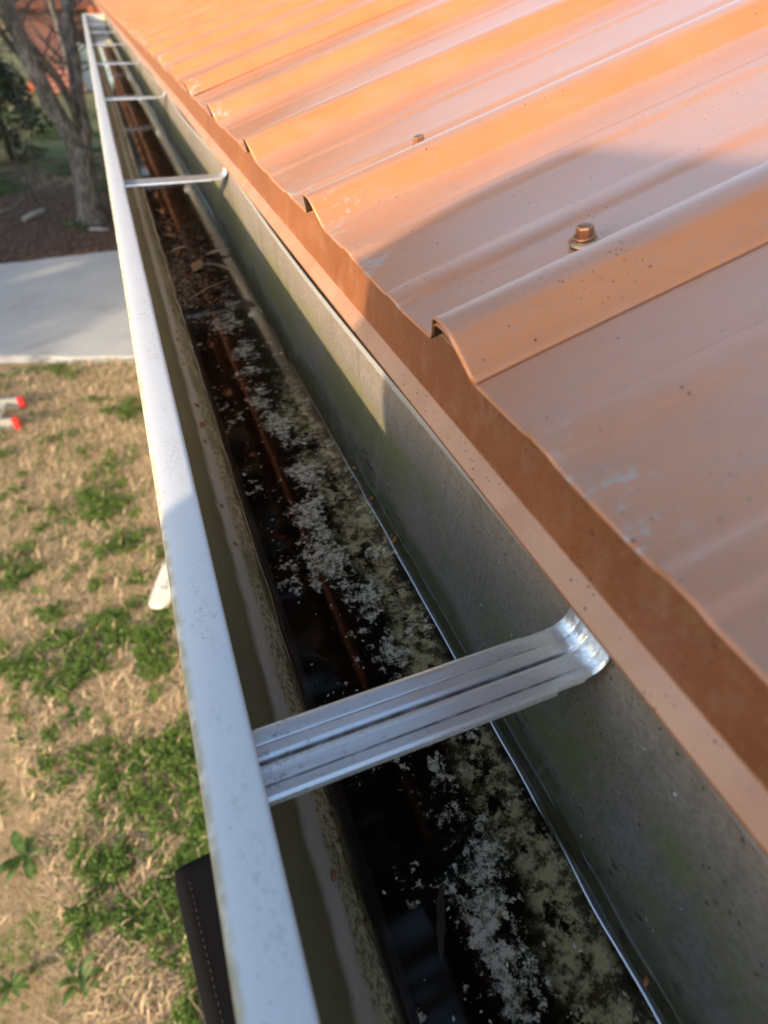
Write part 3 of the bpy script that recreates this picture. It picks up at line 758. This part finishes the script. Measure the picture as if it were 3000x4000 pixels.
v2, f2 = scatter(4000, reg_wide, lambda x, y: clumpy(x, y) > 0.3, clover)
mobj('green_clover', v1+v2, f1+[tuple(i+len(v1) for i in q) for q in f2], M_clover, label='bright green low clover and chickweed patches in the dead lawn', cat='ground cover', kind='stuff')
# rough grass tufts and litter beyond the drive
def reg_far():
    y = 9.1+13*rnd.random(); return rnd.uniform(-0.30*y+0.2, 0.6), y
def tuft(x, y, z):
    V = []; F = []
    for k in range(3):
        L = rnd.uniform(0.04, 0.12); a = rnd.uniform(0, 6.28); w = rnd.uniform(0.006, 0.012); dx, dy = math.cos(a), math.sin(a); n = len(V)
        V += [(x-dy*w, y+dx*w, z), (x+dy*w, y-dx*w, z), (x+dx*L*0.7, y+dy*L*0.7, z+L*0.8)]; F.append((n, n+1, n+2))
    return V, F
v1, f1 = scatter(6000, reg_far, lambda x, y: mnoise.noise(Vector((x*1.1, y*0.8, 3))) > (0.1 if y > 12.5 else 0.33), tuft)
mobj('rough_grass', v1, f1, leafy('rough_grass_leaf', (0.05, 0.09, 0.02), (0.12, 0.17, 0.05)), label='patchy green rough grass under the trees past the drive', cat='grass', kind='stuff')
def litter(x, y, z):
    s = rnd.uniform(0.02, 0.05); a = rnd.uniform(0, 6.28); c, d = math.cos(a)*s, math.sin(a)*s; t = rnd.uniform(0.0, 0.02)
    return [(x-c, y-d, z+0.004), (x+d*.5, y-c*.5, z+0.01+t), (x+c, y+d, z+0.006), (x-d*.5, y+c*.5, z+0.008+t)], [(0, 1, 2, 3)]
v1, f1 = scatter(11000, lambda: (rnd.uniform(-4.2, 0.8), 9.05+rnd.random()**1.3*6.5), lambda x, y: True, litter)
mobj('leaf_litter', v1, f1, leafmat('leaf_litter_brown', (0.07, 0.04, 0.03), (0.26, 0.16, 0.11), 0.9), label='dull brown leaf litter between the drive and the rough grass', cat='leaf litter', kind='stuff')

# broad leaved weeds: each a plant of its own
def weed(x, y, size, nl, seed, label, narrow=0.3):
    r = random.Random(seed); size *= 0.72
    e = empty('broadleaf_weed', (x, y, gz(x, y)), r.uniform(0, 6), label=label, cat='weed', group='broad leaved weeds in the lawn')
    nl = int(nl*1.7)
    for k in range(nl):
        a = 6.283*k*0.618+r.uniform(-.3, .3); L = size*r.uniform(0.45, 1.1); w = L*narrow*r.uniform(.55, .9); n = 7; v = []; f = []
        rise = r.uniform(0.15, 1.1)
        for i in range(n):
            t = i/(n-1); ww = w*0.5*(0.25+math.sin(math.pi*t**1.15)) * (0.15 if t > 0.98 else 1)
            px, pz = L*t, L*(rise*t-0.55*rise*t*t*1.3)+0.01
            for s in (-1, 0, 1):
                v.append((px*math.cos(a)-s*ww*math.sin(a), px*math.sin(a)+s*ww*math.cos(a), pz+0.18*ww*abs(s)))
        for i in range(n-1):
            for q in (0, 1): f.append((i*3+q, i*3+q+1, (i+1)*3+q+1, (i+1)*3+q))
        mobj('leaf', v, f, M_weed, e, True)
for i, (x, y, s, nl, lb, nw) in enumerate([
    (-0.80, 2.05, 0.13, 9, 'broad leaved weed in dead grass left of the middle of the gutter lip', 0.33),
    (-1.00, 1.44, 0.15, 9, 'large dark leafy weed clump left of the green clover patch', 0.36),
    (-0.79, 0.93, 0.12, 6, 'pale green long leaved weed near the bottom left, beside a clover strip', 0.30),
    (-1.02, 0.99, 0.11, 6, 'weed cut by the left edge of the photo near its bottom corner', 0.33),
    (-0.46, 2.88, 0.14, 7, 'light green weed just beyond the white board', 0.26),
    (-0.45, 2.44, 0.10, 8, 'small bright weed at the near end of the white board', 0.4),
    (-1.05, 2.02, 0.08, 6, 'small weed by the left edge of the photo halfway down the lawn', 0.35),
    (-0.90, 1.72, 0.09, 7, 'short weed between the two larger leafy weeds on the left', 0.35)]):
    weed(x, y, s, nl, i+20, lb, nw)

# ------------------------------------------------------------------ things on the lawn
M_alu = m_simple('ladder_aluminium', (0.45, 0.45, 0.42), 0.45, 0.4, 0.12, 30)
M_red = m_simple('red_plastic_cap', (0.72, 0.035, 0.03), 0.4, 0, 0.1)
lad = empty('ladder', (-1.20, 5.10, 0.015), math.radians(180-10), label='aluminium ladder with red end caps lying on the dead grass', cat='ladder')
for s, off in ((-1, 0.04), (1, 0.0)):
    y0 = s*0.165
    r = MB(); r.box(off+0.02, y0-0.014, 0.0, 3.0, y0+0.014, 0.012); r.box(off+0.02, y0-0.014, 0.078, 3.0, y0+0.014, 0.090); r.box(off+0.02, y0-s*0.014-0.002, 0.012, 3.0, y0-s*0.014+0.002, 0.078)
    r.build('rail', M_alu, lad)
    MB().box(off-0.012, y0-0.019, -0.004, off+0.032, y0+0.019, 0.094, b=0.004).build('end_cap', M_red, lad)
for k in range(9):
    MB().tube([(0.16+k*0.3, -0.152, 0.045), (0.16+k*0.3, 0.152, 0.045)], [0.016, 0.016], 10).build('rung', M_alu, lad, True)

bd = MB(); ol = []
for i in range(15):
    a = math.pi+math.pi*i/14; ol.append((0.062*math.cos(a), 0.05*math.sin(a)))
ol = ol+[(0.062, 0.30), (0.035, 0.52), (-0.03, 0.52), (-0.055, 0.30)]
n = len(ol); vv = [(x, y, 0.0) for x, y in ol]+[(x*0.94, y*0.985, 0.022) for x, y in ol]
bd.add(vv, [tuple(range(n))[::-1], tuple(range(n, 2*n))]+[(i, (i+1) % n, n+(i+1) % n, n+i) for i in range(n)])
def boardmat():
    m = NM('chipped_white_paint'); c = m.mix(m.ss(m.noise(9, 4), 0.3, 0.7), (0.78, 0.72, 0.62), (0.85, 0.80, 0.74))
    c = m.mix(m.ss(m.noise(22, 4, 0.6, m.map((1, 0.4, 1))), 0.60, 0.68, 0, 0.8), c, (0.12, 0.14, 0.11))
    return m.pbr(c, 0.6, 0, m.bump(m.noise(30, 3), 0.4, 0.002))
wb = bd.build('white_board', boardmat(), None, label='chipped white painted board with rounded end lying in the grass by the wall', cat='board')
wb.location = (-0.345, 2.62, 0.055); wb.rotation_euler = (0.03, 0.05, math.radians(-20))

# black box below the gutter
M_blk = m_simple('black_vinyl', (0.004, 0.004, 0.005), 0.85, 0, 0.3, 60, 0.3, 0.001, spec=0.12)
bx = empty('black_case', (-0.139, 0.19, 0.0), math.radians(6), label='matte black case with dotted seams standing under the gutter lip', cat='case')
MB().box(0.0, -0.30, 0.0, 0.30, 0.245, H-1.0, b=0.02).build('body', M_blk, bx, True)
stt = MB()  # stitch dots lighter than the vinyl, standing in for edge glints
for k in range(50):
    for xx in (0.002, 0.022):
        stt.box(xx-0.0008, -0.27+k*0.0098, H-1.0-0.004 if xx < 0.01 else H-1.0-0.0005, xx+0.0008, -0.266+k*0.0098, H-1.0+0.0006 if xx > 0.01 else H-1.0-0.0035)
stt.build('stitch_glints', m_simple('glint_thread', (0.045, 0.038, 0.03), 0.5), bx)

# fallen pieces beyond the drive
M_bark = None
def barkmat(name, a, b_, sc=1.0):
    m = NM(name)
    f = m.noise(26*sc, 6, 0.7, m.map((1, 1, 0.25))); g = m.noise(5*sc, 4, 0.6)
    c = m.mix(m.ss(f, 0.35, 0.68), a, b_); c = m.mix(m.ss(g, 0.55, 0.72, 0, 0.6), c, tuple(min(1, q*1.5) for q in b_))
    return m.pbr(c, 0.9, 0, m.bump(f, 0.9, 0.012), 0.2)
M_bark = barkmat('grey_bark', (0.05, 0.043, 0.04), (0.20, 0.185, 0.17))
M_dbark = barkmat('dark_bark', (0.035, 0.03, 0.027), (0.13, 0.115, 0.10))
MB().tube([(-1.52, 10.95, 0.05), (-1.40, 11.15, 0.06), (-1.27, 11.38, 0.05)], [0.035, 0.045, 0.03], 8, wob=0.4).build('fallen_log', m_simple('bleached_wood', (0.30, 0.28, 0.25), 0.8), None, True, label='short bleached log lying in the leaf litter left of the forked tree', cat='log')
MB().tube([(-2.1, 11.3, 0.02), (-1.86, 11.6, 0.04), (-1.72, 11.75, 0.03), (-1.60, 12.3, 0.06)], [0.006, 0.008, 0.007, 0.005], 6).build('fallen_stick', m_simple('dry_stick', (0.35, 0.27, 0.20), 0.8), None, True, label='thin curved stick on the leaf litter left of the log', cat='stick')
MB().tube([(-0.62, 10.25, 0.03), (-0.50, 10.15, 0.04), (-0.36, 10.12, 0.03)], [0.02, 0.03, 0.018], 8, wob=0.5).build('stone', m_simple('pale_stone', (0.28, 0.28, 0.28), 0.8), None, True, label='small pale stone at the foot of the forked tree', cat='stone')

# ------------------------------------------------------------------ trees
def grow(mb, p, d, r, L, depth, rr, droop=0.0):
    """recursive bare branching"""
    n = 5; pts = [p]; q = Vector(p); dd = Vector(d).normalized()
    for i in range(n):
        dd = (dd+Vector((rr.uniform(-.22, .22), rr.uniform(-.22, .22), rr.uniform(-.12, .2)-droop))).normalized(); q = q+dd*L/n; pts.append(q.copy())
    mb.tube(pts, [r*(1-0.6*i/n) for i in range(n+1)], 6 if r > 0.02 else 4, cap=False)
    if depth > 0:
        for k in range(rr.choice([2, 3, 3, 4])):
            i = rr.randint(1, n); nd = (dd+Vector((rr.uniform(-1, 1), rr.uniform(-1, 1), rr.uniform(-.3, .7)))).normalized()
            grow(mb, pts[i], nd, r*(1-0.6*i/n)*0.62, L*rr.uniform(.55, .8), depth-1, rr, droop)
tree = empty('forked_tree', (-0.58, 10.67, -0.03), label='grey barked forked leafless tree standing in leaf litter past the drive', cat='tree')
T = lambda pts: [(x+0.58, y-10.67, z+0.03) for x, y, z in pts]
tr = MB()
tr.tube(T([(-0.58, 10.67, -0.1), (-0.57, 10.67, 0.06), (-0.55, 10.67, 0.30), (-0.52, 10.67, 0.60), (-0.48, 10.68, 0.9), (-0.50, 10.70, 1.05)]), [0.30, 0.21, 0.165, 0.15, 0.155, 0.13], 16, wob=0.25)
tr.build('trunk', M_bark, tree, True)
lm = MB(); lm.tube(T([(-0.50, 10.68, 0.88), (-0.57, 10.64, 1.15), (-0.69, 10.55, 1.56), (-0.77, 10.45, 2.0), (-0.83, 10.35, 2.4), (-0.86, 10.2, 2.9), (-0.95, 10.0, 3.6), (-1.2, 9.9, 4.6), (-1.3, 9.8, 5.8)]), [0.13, 0.118, 0.112, 0.108, 0.10, 0.09, 0.075, 0.05, 0.02], 12, wob=0.25)
lm.build('limb', M_bark, tree, True)
lm = MB(); lm.tube(T([(-0.47, 10.70, 0.85), (-0.38, 10.74, 1.2), (-0.34, 10.8, 1.5), (-0.28, 10.9, 1.89), (-0.24, 11.0, 2.3), (-0.12, 11.1, 2.8), (0.0, 11.2, 3.6), (0.05, 11.3, 4.6), (0.2, 11.4, 5.8)]), [0.12, 0.10, 0.095, 0.085, 0.08, 0.072, 0.06, 0.045, 0.02], 12, wob=0.25)
lm.build('limb', M_bark, tree, True)
lm = MB(); lm.tube(T([(-0.42, 10.72, 1.05), (-0.43, 10.6, 1.45), (-0.52, 10.5, 1.80), (-0.66, 10.42, 2.02), (-0.72, 10.35, 2.16)]), [0.05, 0.055, 0.052, 0.05, 0.045], 9, wob=0.2)
lm.tube(T([(-0.74, 10.5, 1.88), (-0.86, 10.45, 2.03), (-0.97, 10.4, 2.2), (-1.02, 10.3, 2.36), (-1.03, 10.2, 2.6), (-1.1, 10.1, 3.1)]), [0.045, 0.04, 0.036, 0.032, 0.026, 0.015], 8)
lm.build('cross_limb', M_dbark, tree, True)
tw = MB(); rr = random.Random(5)
for p, r0 in [((-0.75, 10.5, 1.75), .016), ((-0.80, 10.4, 2.15), .02), ((-0.84, 10.3, 2.5), .022), ((-0.70, 10.5, 1.6), .012), ((-0.30, 10.9, 1.8), .018), ((-0.26, 10.95, 2.1), .02), ((-0.22, 11.0, 2.4), .022), ((-0.33, 10.8, 1.55), .012), ((-0.50, 10.5, 1.75), .014), ((-0.98, 10.4, 2.25), .016), ((-1.03, 10.3, 2.45), .018), ((-0.12, 11.1, 2.8), .025), ((-0.9, 10.1, 3.1), .03), ((0, 11.2, 3.6), .03), ((-1.2, 9.9, 4.4), .03), ((0.1, 11.3, 4.8), .025), ((-0.78, 10.42, 2.02), .014), ((-0.27, 10.92, 2.0), .014)]:
    for k in range(2):
        grow(tw, T([p])[0], (rr.uniform(-1, 1), rr.uniform(-.6, .6), rr.uniform(-0.1, .8)), r0*0.8, rr.uniform(.5, .9), 2, rr)
tw.build('twigs', M_dbark, tree, False)

def bare_tree(x, y, h, r, seed, label, lean=0.0, mat=None, z0=0.0, sub=2, name='bare_tree', group='leafless trees beyond the forked one'):
    rr = random.Random(seed); e = empty(name, (x, y, z0), label=label, cat='tree', group=group)
    pts = []; q = Vector((0, 0, -0.2)); n = 10
    for i in range(n+1):
        pts.append(q.copy()); q = q+Vector((lean/n+rr.uniform(-.05, .05)*h/8, rr.uniform(-.05, .05)*h/8, (h+0.2)/n))
    MB().tube(pts, [r*(1.25 if i == 0 else 1)*(1-0.85*i/n) for i in range(n+1)], 9, wob=0.2).build('trunk', mat or M_bark, e, True)
    c = MB()
    for i in range(2, n+1):
        for k in range(2 if i < 9 else 3):
            a = rr.uniform(0, 6.28); grow(c, pts[i], (math.cos(a), math.sin(a), rr.uniform(.1, .9)), r*(1-0.85*i/n)*0.5+0.006, h*rr.uniform(.14, .24), sub, rr)
    c.build('crown', mat or M_dbark, e, False)
    return e
bare_tree(-3.2, 21.5, 6, 0.10, 1, 'slender leafless tree behind the dark evergreen bush', 0.4)
bare_tree(-0.55, 18.5, 7, 0.09, 2, 'thin leafless tree between the forked tree and the red shed', -0.3)
bare_tree(-2.3, 30, 8, 0.14, 3, 'leafless tree standing left of the red shed', 0.2)
bare_tree(-0.9, 38, 9, 0.16, 4, 'leafless tree rising right behind the red shed', 0.5, z0=0.28)
bare_tree(-4.6, 40, 9, 0.16, 5, 'leafless tree far behind at the left edge', -0.5, z0=0.35)
# tall wood past the house: its dark crowns are what the standing water mirrors
def tall_tree(x, y, h, cr, seed, label):
    rr = np.random.default_rng(seed); e = empty('pine_tree', (x, y, 0.0), label=label, cat='tree', group='tall pines past the house')
    MB().tube([(0, 0, -0.2), (0.1, 0, h*0.4), (0, 0.1, h*0.8), (0, 0, h)], [0.26, 0.2, 0.11, 0.02], 9, wob=0.2).build('trunk', M_bark, e, True)
    N = 5200; u = rr.uniform(0, 1, N); th = rr.uniform(0, 2*np.pi, N); r = rr.uniform(0.1, 1, N)**0.5
    lob = 1+0.25*np.sin(th*3+u*9)+0.2*np.sin(th*5-u*17)
    pr = cr*np.sin(np.pi*np.clip(u*0.9+0.1, 0, 1))**0.6*lob*r
    Pn = np.stack([pr*np.cos(th), pr*np.sin(th), h*(0.30+0.72*u)], 1)
    d1 = rr.standard_normal((N, 3)); d1 /= np.linalg.norm(d1, axis=1)[:, None]; d2 = np.cross(d1, rr.standard_normal((N, 3))); d2 /= np.linalg.norm(d2, axis=1)[:, None]
    q = rr.uniform(.15, .42, N)[:, None]
    V = np.concatenate([Pn-d1*q, Pn-d2*q*.6, Pn+d1*q, Pn+d2*q*.6], 1).reshape(-1, 3)
    me = bpy.data.meshes.new('crown'); me.from_pydata(V.tolist(), [], np.arange(4*N).reshape(-1, 4).tolist()); me.materials.append(M_pine)
    o = bpy.data.objects.new('crown', me); COL.objects.link(o); o.parent = e
M_pine = leafy('pine_brown_green', (0.05, 0.028, 0.015), (0.11, 0.06, 0.03), 0.1)
def added_crown_tree():  # unseen crown added overhead to keep bright sky out of the near water
    rr = np.random.default_rng(99); e = empty('added_crown_tree', (-6.2, 7.6, 0.0), label='added tree left of the drive, its unseen crown over the eave darkening the water', cat='tree')
    MB().tube([(0, 0, -0.3), (0.2, 0, 4), (1.2, -0.2, 8.5), (3.4, -0.5, 12.0), (5.6, -0.8, 14.0)], [0.42, 0.34, 0.27, 0.18, 0.06], 10, wob=0.2).build('trunk', M_bark, e, True)
    N = 4600; d = rr.standard_normal((N, 3)); d /= np.linalg.norm(d, axis=1)[:, None]; d *= (rr.uniform(0.02, 1, N)**(1/2.2))[:, None]
    P = d*np.array([4.6, 4.6, 2.4])+np.array([6.6, -2.4, 14.6])
    d1 = rr.standard_normal((N, 3)); d1 /= np.linalg.norm(d1, axis=1)[:, None]; d2 = np.cross(d1, rr.standard_normal((N, 3))); d2 /= np.linalg.norm(d2, axis=1)[:, None]
    q = rr.uniform(.12, .32, N)[:, None]
    V = np.concatenate([P-d1*q, P-d2*q*.6, P+d1*q, P+d2*q*.6], 1).reshape(-1, 3)
    me = bpy.data.meshes.new('crown'); me.from_pydata(V.tolist(), [], np.arange(4*N).reshape(-1, 4).tolist()); me.materials.append(M_pine)
    o = bpy.data.objects.new('crown', me); COL.objects.link(o); o.parent = e
added_crown_tree()
for i, (x, y, h, cr, lb) in enumerate([(1.1, 13.6, 26, 3.2, 'extra tall pine added behind the far end of the roof to darken the water'), (-5.8, 17.5, 18, 3.4, 'tall pine left of the forked tree outside the view'),  # first pine added, extra tall, to block sky from the water
        (0.6, 20.5, 21, 3.4, 'tall pine behind the eave end'), (-1.0, 27.5, 23, 4.0, 'tall pine rising behind the red shed'),
        (-9.5, 24.0, 20, 4.0, 'tall pine far to the left behind the lawn')]):
    tall_tree(x, y, h, cr, 60+i, lb)
# saplings
for i, (x, y, h, lb) in enumerate([(-1.42, 12.1, 1.5, 'whip thin sapling in the litter left of the forked tree'), (-1.22, 12.0, 1.7, 'second whip thin sapling, nearer to the forked tree')]):
    e = MB(); e.tube([(x, y, 0), (x-0.05, y, h*.4), (x+0.04*(1 if i else -3), y, h)], [0.012, 0.009, 0.004], 6)
    rr = random.Random(i)
    for k in range(4): grow(e, Vector((x, y, h*(.3+.15*k))), (rr.uniform(-1, 1), rr.uniform(-.4, .4), 1.2), 0.004, .3, 1, rr)
    o = e.build('sapling', M_dbark, None, True, label=lb, cat='sapling')

def evergreen(name, x, y, rx, ry, h, N, seed, label, mat, z0=0.0, size=0.05, group=None, trunk_h=0.3, flat=1.0):
    rr = np.random.default_rng(seed); e = empty(name, (x, y, z0), label=label, cat='bush' if h < 3.2 else 'tree', group=group)
    MB().tube([(0, 0, -0.1), (0.02, 0, h*0.5), (0, 0.03, h*0.85)], [0.05*h/1.5, 0.035*h/1.5, 0.01], 7).build('trunk', M_dbark, e, True)
    th = rr.uniform(0, 2*np.pi, N); u = rr.uniform(0, 1, N)**0.75; r = rr.uniform(0.15, 1, N)**0.5
    zz = u*h
    lob = 1+0.28*np.sin(th*3+zz*4)+0.18*np.sin(th*7-zz*6)
    prof = np.sin(np.pi*np.clip(u*0.85+0.14, 0, 1))**0.7
    P = np.stack([rx*prof*r*lob*np.cos(th), ry*prof*r*lob*np.sin(th), zz+0.05*rr.standard_normal(N)], 1)
    keep = np.array([mnoise.noise(Vector((p[0]*2.6/rx*0.5, p[1]*2.6/rx*0.5, p[2]*2.2))) > -0.18 for p in P]); P = P[keep]; N = len(P)
    d1 = rr.standard_normal((N, 3)); d1 /= np.linalg.norm(d1, axis=1)[:, None]; d2 = np.cross(d1, rr.standard_normal((N, 3))); d2 /= np.linalg.norm(d2, axis=1)[:, None]
    s = size*rr.uniform(.5, 1.3, N)[:, None]
    V = np.concatenate([P-d1*s, P-d2*s*0.4, P+d1*s, P+d2*s*0.4], 1).reshape(-1, 3)
    me = bpy.data.meshes.new('crown'); me.from_pydata(V.tolist(), [], np.arange(4*N).reshape(-1, 4).tolist()); me.materials.append(mat)
    o = bpy.data.objects.new('crown', me); COL.objects.link(o); o.parent = e
    return e
M_everg = leafy('evergreen_needles', (0.020, 0.028, 0.012), (0.06, 0.065, 0.03), 0.1)
M_yellowg = leafy('shrub_leaf', (0.10, 0.13, 0.03), (0.22, 0.22, 0.07), 0.2)
evergreen('evergreen_bush', -2.0, 15.6, 0.85, 0.8, 1.75, 9000, 3, 'dark evergreen bush at the left edge behind the leaf litter', M_everg)
evergreen('evergreen_bush', -3.0, 13.6, 0.9, 0.8, 1.3, 5000, 8, 'low dark bush beside the larger evergreen bush', M_everg)
# trees standing left of the view; their shade falls over the drive and the litter
for i, (x, y, rx, h) in enumerate([(-10.5, 3.4, 1.7, 4.6), (-12.0, 6.6, 2.0, 5.2), (-9.0, 8.2, 1.6, 4.8), (-9.8, 5.9, 1.7, 5.4), (-11.5, 10.6, 2.0, 5.4), (-16.0, 4.5, 2.2, 6.5)]):
    evergreen('evergreen_tree', x, y, rx, rx, h, 9000, 30+i, ['evergreen nearest the house corner in the row left of the lawn', 'wide evergreen opposite the driveway', 'evergreen standing closest to the lawn edge', 'dense evergreen in line with the forked tree', 'evergreen opposite the leaf litter', 'tall evergreen behind the others left of the lawn'][i], M_everg, size=0.12, group='evergreen trees left of the lawn')

# ------------------------------------------------------------------ distant shed, tank
def sidingmat(name, a, b_, sc):
    m = NM(name); w = m.n('ShaderNodeTexWave', {'Vector': m.co, 'Scale': sc, 'Distortion': 0.4}, bands_direction='Z').outputs[1]
    c = m.mix(m.ss(w, 0.1, 0.35), tuple(q*0.55 for q in a), m.mix(m.noise(4, 4), a, b_)); return m.pbr(c, 0.8, 0, m.bump(w, 0.6, 0.02))
shed = empty('red_shed', (-1.45, 26.0, 0.0), math.radians(4), label='small red shed with low pinkish roof seen through the bare branches', cat='shed')
MB().box(-0.55, 0.8, 0, 1.6, 2.6, 2.25).build('wall', sidingmat('red_siding', (0.15, 0.065, 0.05), (0.20, 0.09, 0.068), 5), shed)
rf = MB(); rf.add([(-0.35, -0.6, 0.75), (0.95, -0.6, 0.70), (0.95, 0.79, 1.72), (-0.35, 0.79, 1.75), (-0.35, -0.6, 0.70), (0.95, -0.6, 0.65), (0.95, 0.79, 1.67), (-0.35, 0.79, 1.70)], [(0, 1, 2, 3), (4, 7, 6, 5), (0, 4, 5, 1), (1, 5, 6, 2), (0, 3, 7, 4)])
rf.build('lean_to_roof', m_simple('faded_red_metal', (0.24, 0.11, 0.085), 0.7, 0, 0.2, 3), shed)
MB().box(-0.30, -0.5, 0, 0.9, 0.79, 0.68).build('lean_to_wall', sidingmat('red_panel', (0.38, 0.15, 0.12), (0.42, 0.2, 0.16), 2), shed)
rf = MB(); rf.add([(-0.8, 0.5, 2.15), (1.85, 0.5, 2.15), (1.85, 2.9, 2.9), (-0.8, 2.9, 2.9), (-0.8, 0.5, 2.05), (1.85, 0.5, 2.05), (1.85, 2.9, 2.8), (-0.8, 2.9, 2.8)], [(0, 1, 2, 3), (4, 7, 6, 5), (0, 4, 5, 1), (1, 5, 6, 2), (0, 3, 7, 4), (2, 6, 7, 3)])
rf.build('roof', m_simple('orange_roof', (0.20, 0.065, 0.035), 0.8, 0, 0.3, 3), shed)
MB().box(-0.62, 0.74, 0, -0.55, 0.80, 2.05).build('corner_trim', m_simple('white_trim', (0.6, 0.58, 0.54), 0.6), shed)
hut = MB(); hut.add([(-0.22, 0, 0), (0.12, 0, 0), (0.12, 0.5, 0), (-0.22, 0.5, 0), (0.12, 0, 0.42), (0.12, 0.5, 0.42), (0.02, 0, 0.42), (0.02, 0.5, 0.42)], [(0, 1, 4, 6), (3, 7, 5, 2), (0, 6, 7, 3), (1, 2, 5, 4), (6, 4, 5, 7), (0, 3, 2, 1)])
ho = hut.build('red_ramp', m_simple('red_board', (0.45, 0.12, 0.06), 0.7), None, label='small red wedge shaped ramp left of the red shed', cat='ramp'); ho.location = (-2.05, 25.9, 0.05)
M_wht = m_simple('white_enamel', (0.70, 0.70, 0.68), 0.5, 0, 0.08, 6)
tk = empty('white_tank', (-0.60, 26.3, 0.0), 0.1, label='white square sided tank with cream cover beside the red shed', cat='tank')
MB().box(-0.26, -0.3, 0.0, 0.42, 0.4, 0.72, b=0.03).build('body', M_wht, tk, True)
MB().lathe([(0.30, 0.72), (0.33, 0.78), (0.34, 1.0), (0.27, 1.15), (0.10, 1.22), (0.01, 1.23)], 20, Matrix.Translation((0.12, 0.05, 0.02))).build('cover', m_simple('cream_cover', (0.62, 0.57, 0.45), 0.7, 0, 0.2, 8), tk, True)
MB().box(-0.30, -0.34, 0.72, 0.46, 0.44, 0.74, b=0.006).build('rim', m_simple('grey_rim', (0.12, 0.11, 0.10), 0.6), tk)

# far brush closing the view
brv = []; brf = []
for k in range(16000):
    y = rnd.uniform(44, 70); x = rnd.uniform(-0.30*y-4, 6); z = 0.035*(y-30)+rnd.random()**1.6*4.0
    a = rnd.uniform(0, 6.28); s = rnd.uniform(0.08, 0.28); n = len(brv)
    brv += [(x, y, z), (x+s*math.cos(a), y+s*math.sin(a), z+s*.3), (x+s*.4*math.cos(a+1), y, z+s*1.3)]; brf.append((n, n+1, n+2))
mobj('distant_brush', brv, brf, leafmat('winter_brush', (0.16, 0.13, 0.07), (0.34, 0.27, 0.15), 0.9), label='hazy brown winter brush at the far end of the yard', cat='brush', kind='stuff')

# ------------------------------------------------------------------ the person holding the camera (stands behind the view, casts the near shadow)
def skin_person():
    P = {}
    V = []; E = []; Rr = []
    def a(n, x, y, z, rx, ry=None): P[n] = len(V); V.append((x, y, z)); Rr.append((rx, ry or rx))
    cx, cy = -0.52, -0.27       # body axis
    zs = H+0.15                  # shoulder height
    a('pel', cx, cy, zs-0.56, .21, .17); a('waist', cx, cy, zs-0.36, .20, .16); a('chest', cx, cy, zs-0.14, .20, .16); a('neckb', cx, cy, zs+0.01, .09, .085); a('neck', cx+.01, cy+.01, zs+0.07, .058)
    a('head', cx+.03, cy+.02, zs+0.17, .085, .095); a('top', cx+.03, cy+.02, zs+0.27, .075, .085)
    E += [(0, 1), (1, 2), (2, 3), (3, 4), (4, 5), (5, 6)]
    for s in (1, -1):           # shoulder line runs along Y
        n = len(V)
        a('sh%d' % s, cx, cy+s*.215, zs-0.055, .066); a('el%d' % s, cx+.04, cy+(.31 if s > 0 else -.26), H-0.12, .075)
        hx, hy = (-0.10, -0.13) if s > 0 else (-0.10, -0.22)
        a('wr%d' % s, hx-.06, hy-.02, H-0.035, .032); a('ha%d' % s, hx, hy, H-0.02, .036, .022)
        E += [(P['chest'], n), (n, n+1), (n+1, n+2), (n+2, n+3)]
        for k in range(4):      # curled fingers
            m = len(V); a('f', hx+.05, hy-.025+.017*k, H-0.02+.004*k, .009); a('f2', hx+.075, hy-.02+.015*k, H-0.04, .008); E += [(n+3, m), (m, m+1)]
        m = len(V); a('th', hx+.02, hy+s*.035, H+0.0, .010); E += [(n+3, m)]
        n = len(V)
        a('hip', cx, cy+s*.09, zs-0.66, .10); a('kn', cx+.06, cy+s*.11, zs-1.08, .066); a('an', cx, cy+s*.11, zs-1.46, .045); a('toe', cx+.14, cy+s*.12, zs-1.51, .042)
        E += [(0, n), (n, n+1), (n+1, n+2), (n+2, n+3)]
    me = bpy.data.meshes.new('person'); me.from_pydata(V, E, []); o = bpy.data.objects.new('person', me); COL.objects.link(o)
    mo = o.modifiers.new('skin', 'SKIN'); mo.use_smooth_shade = True
    for i, sv in enumerate(me.skin_vertices[0].data): sv.radius = Rr[i]; sv.use_root = (i == 0)
    ss = o.modifiers.new('sub', 'SUBSURF'); ss.levels = 2; ss.render_levels = 2
    me.materials.append(m_simple('dark_workwear', (0.03, 0.035, 0.05), 0.8))
    return o
pr = skin_person(); tag(pr, 'person in dark work clothes leaning over the gutter with a phone', 'person')
stl = empty('step_ladder', (-0.50, -0.29, 0), 0, label='black stepladder under the person behind the view', cat='ladder')
for s in (-1, 1):
    MB().tube([(0.18, s*.24, 0), (0.0, s*.17, 1.9)], [.02, .02], 8).build('rail', M_blk, stl, True)
    MB().tube([(-0.75, s*.26, 0), (-0.1, s*.17, 1.9)], [.018, .018], 8).build('rear_leg', M_blk, stl, True)
for k in range(1, 5):
    MB().box(0.16-k*.033-.05, -.23+k*.012, k*.34+.02, 0.16-k*.033+.05, .23-k*.012, k*.34+.045, b=.004).build('step', M_alu, stl)
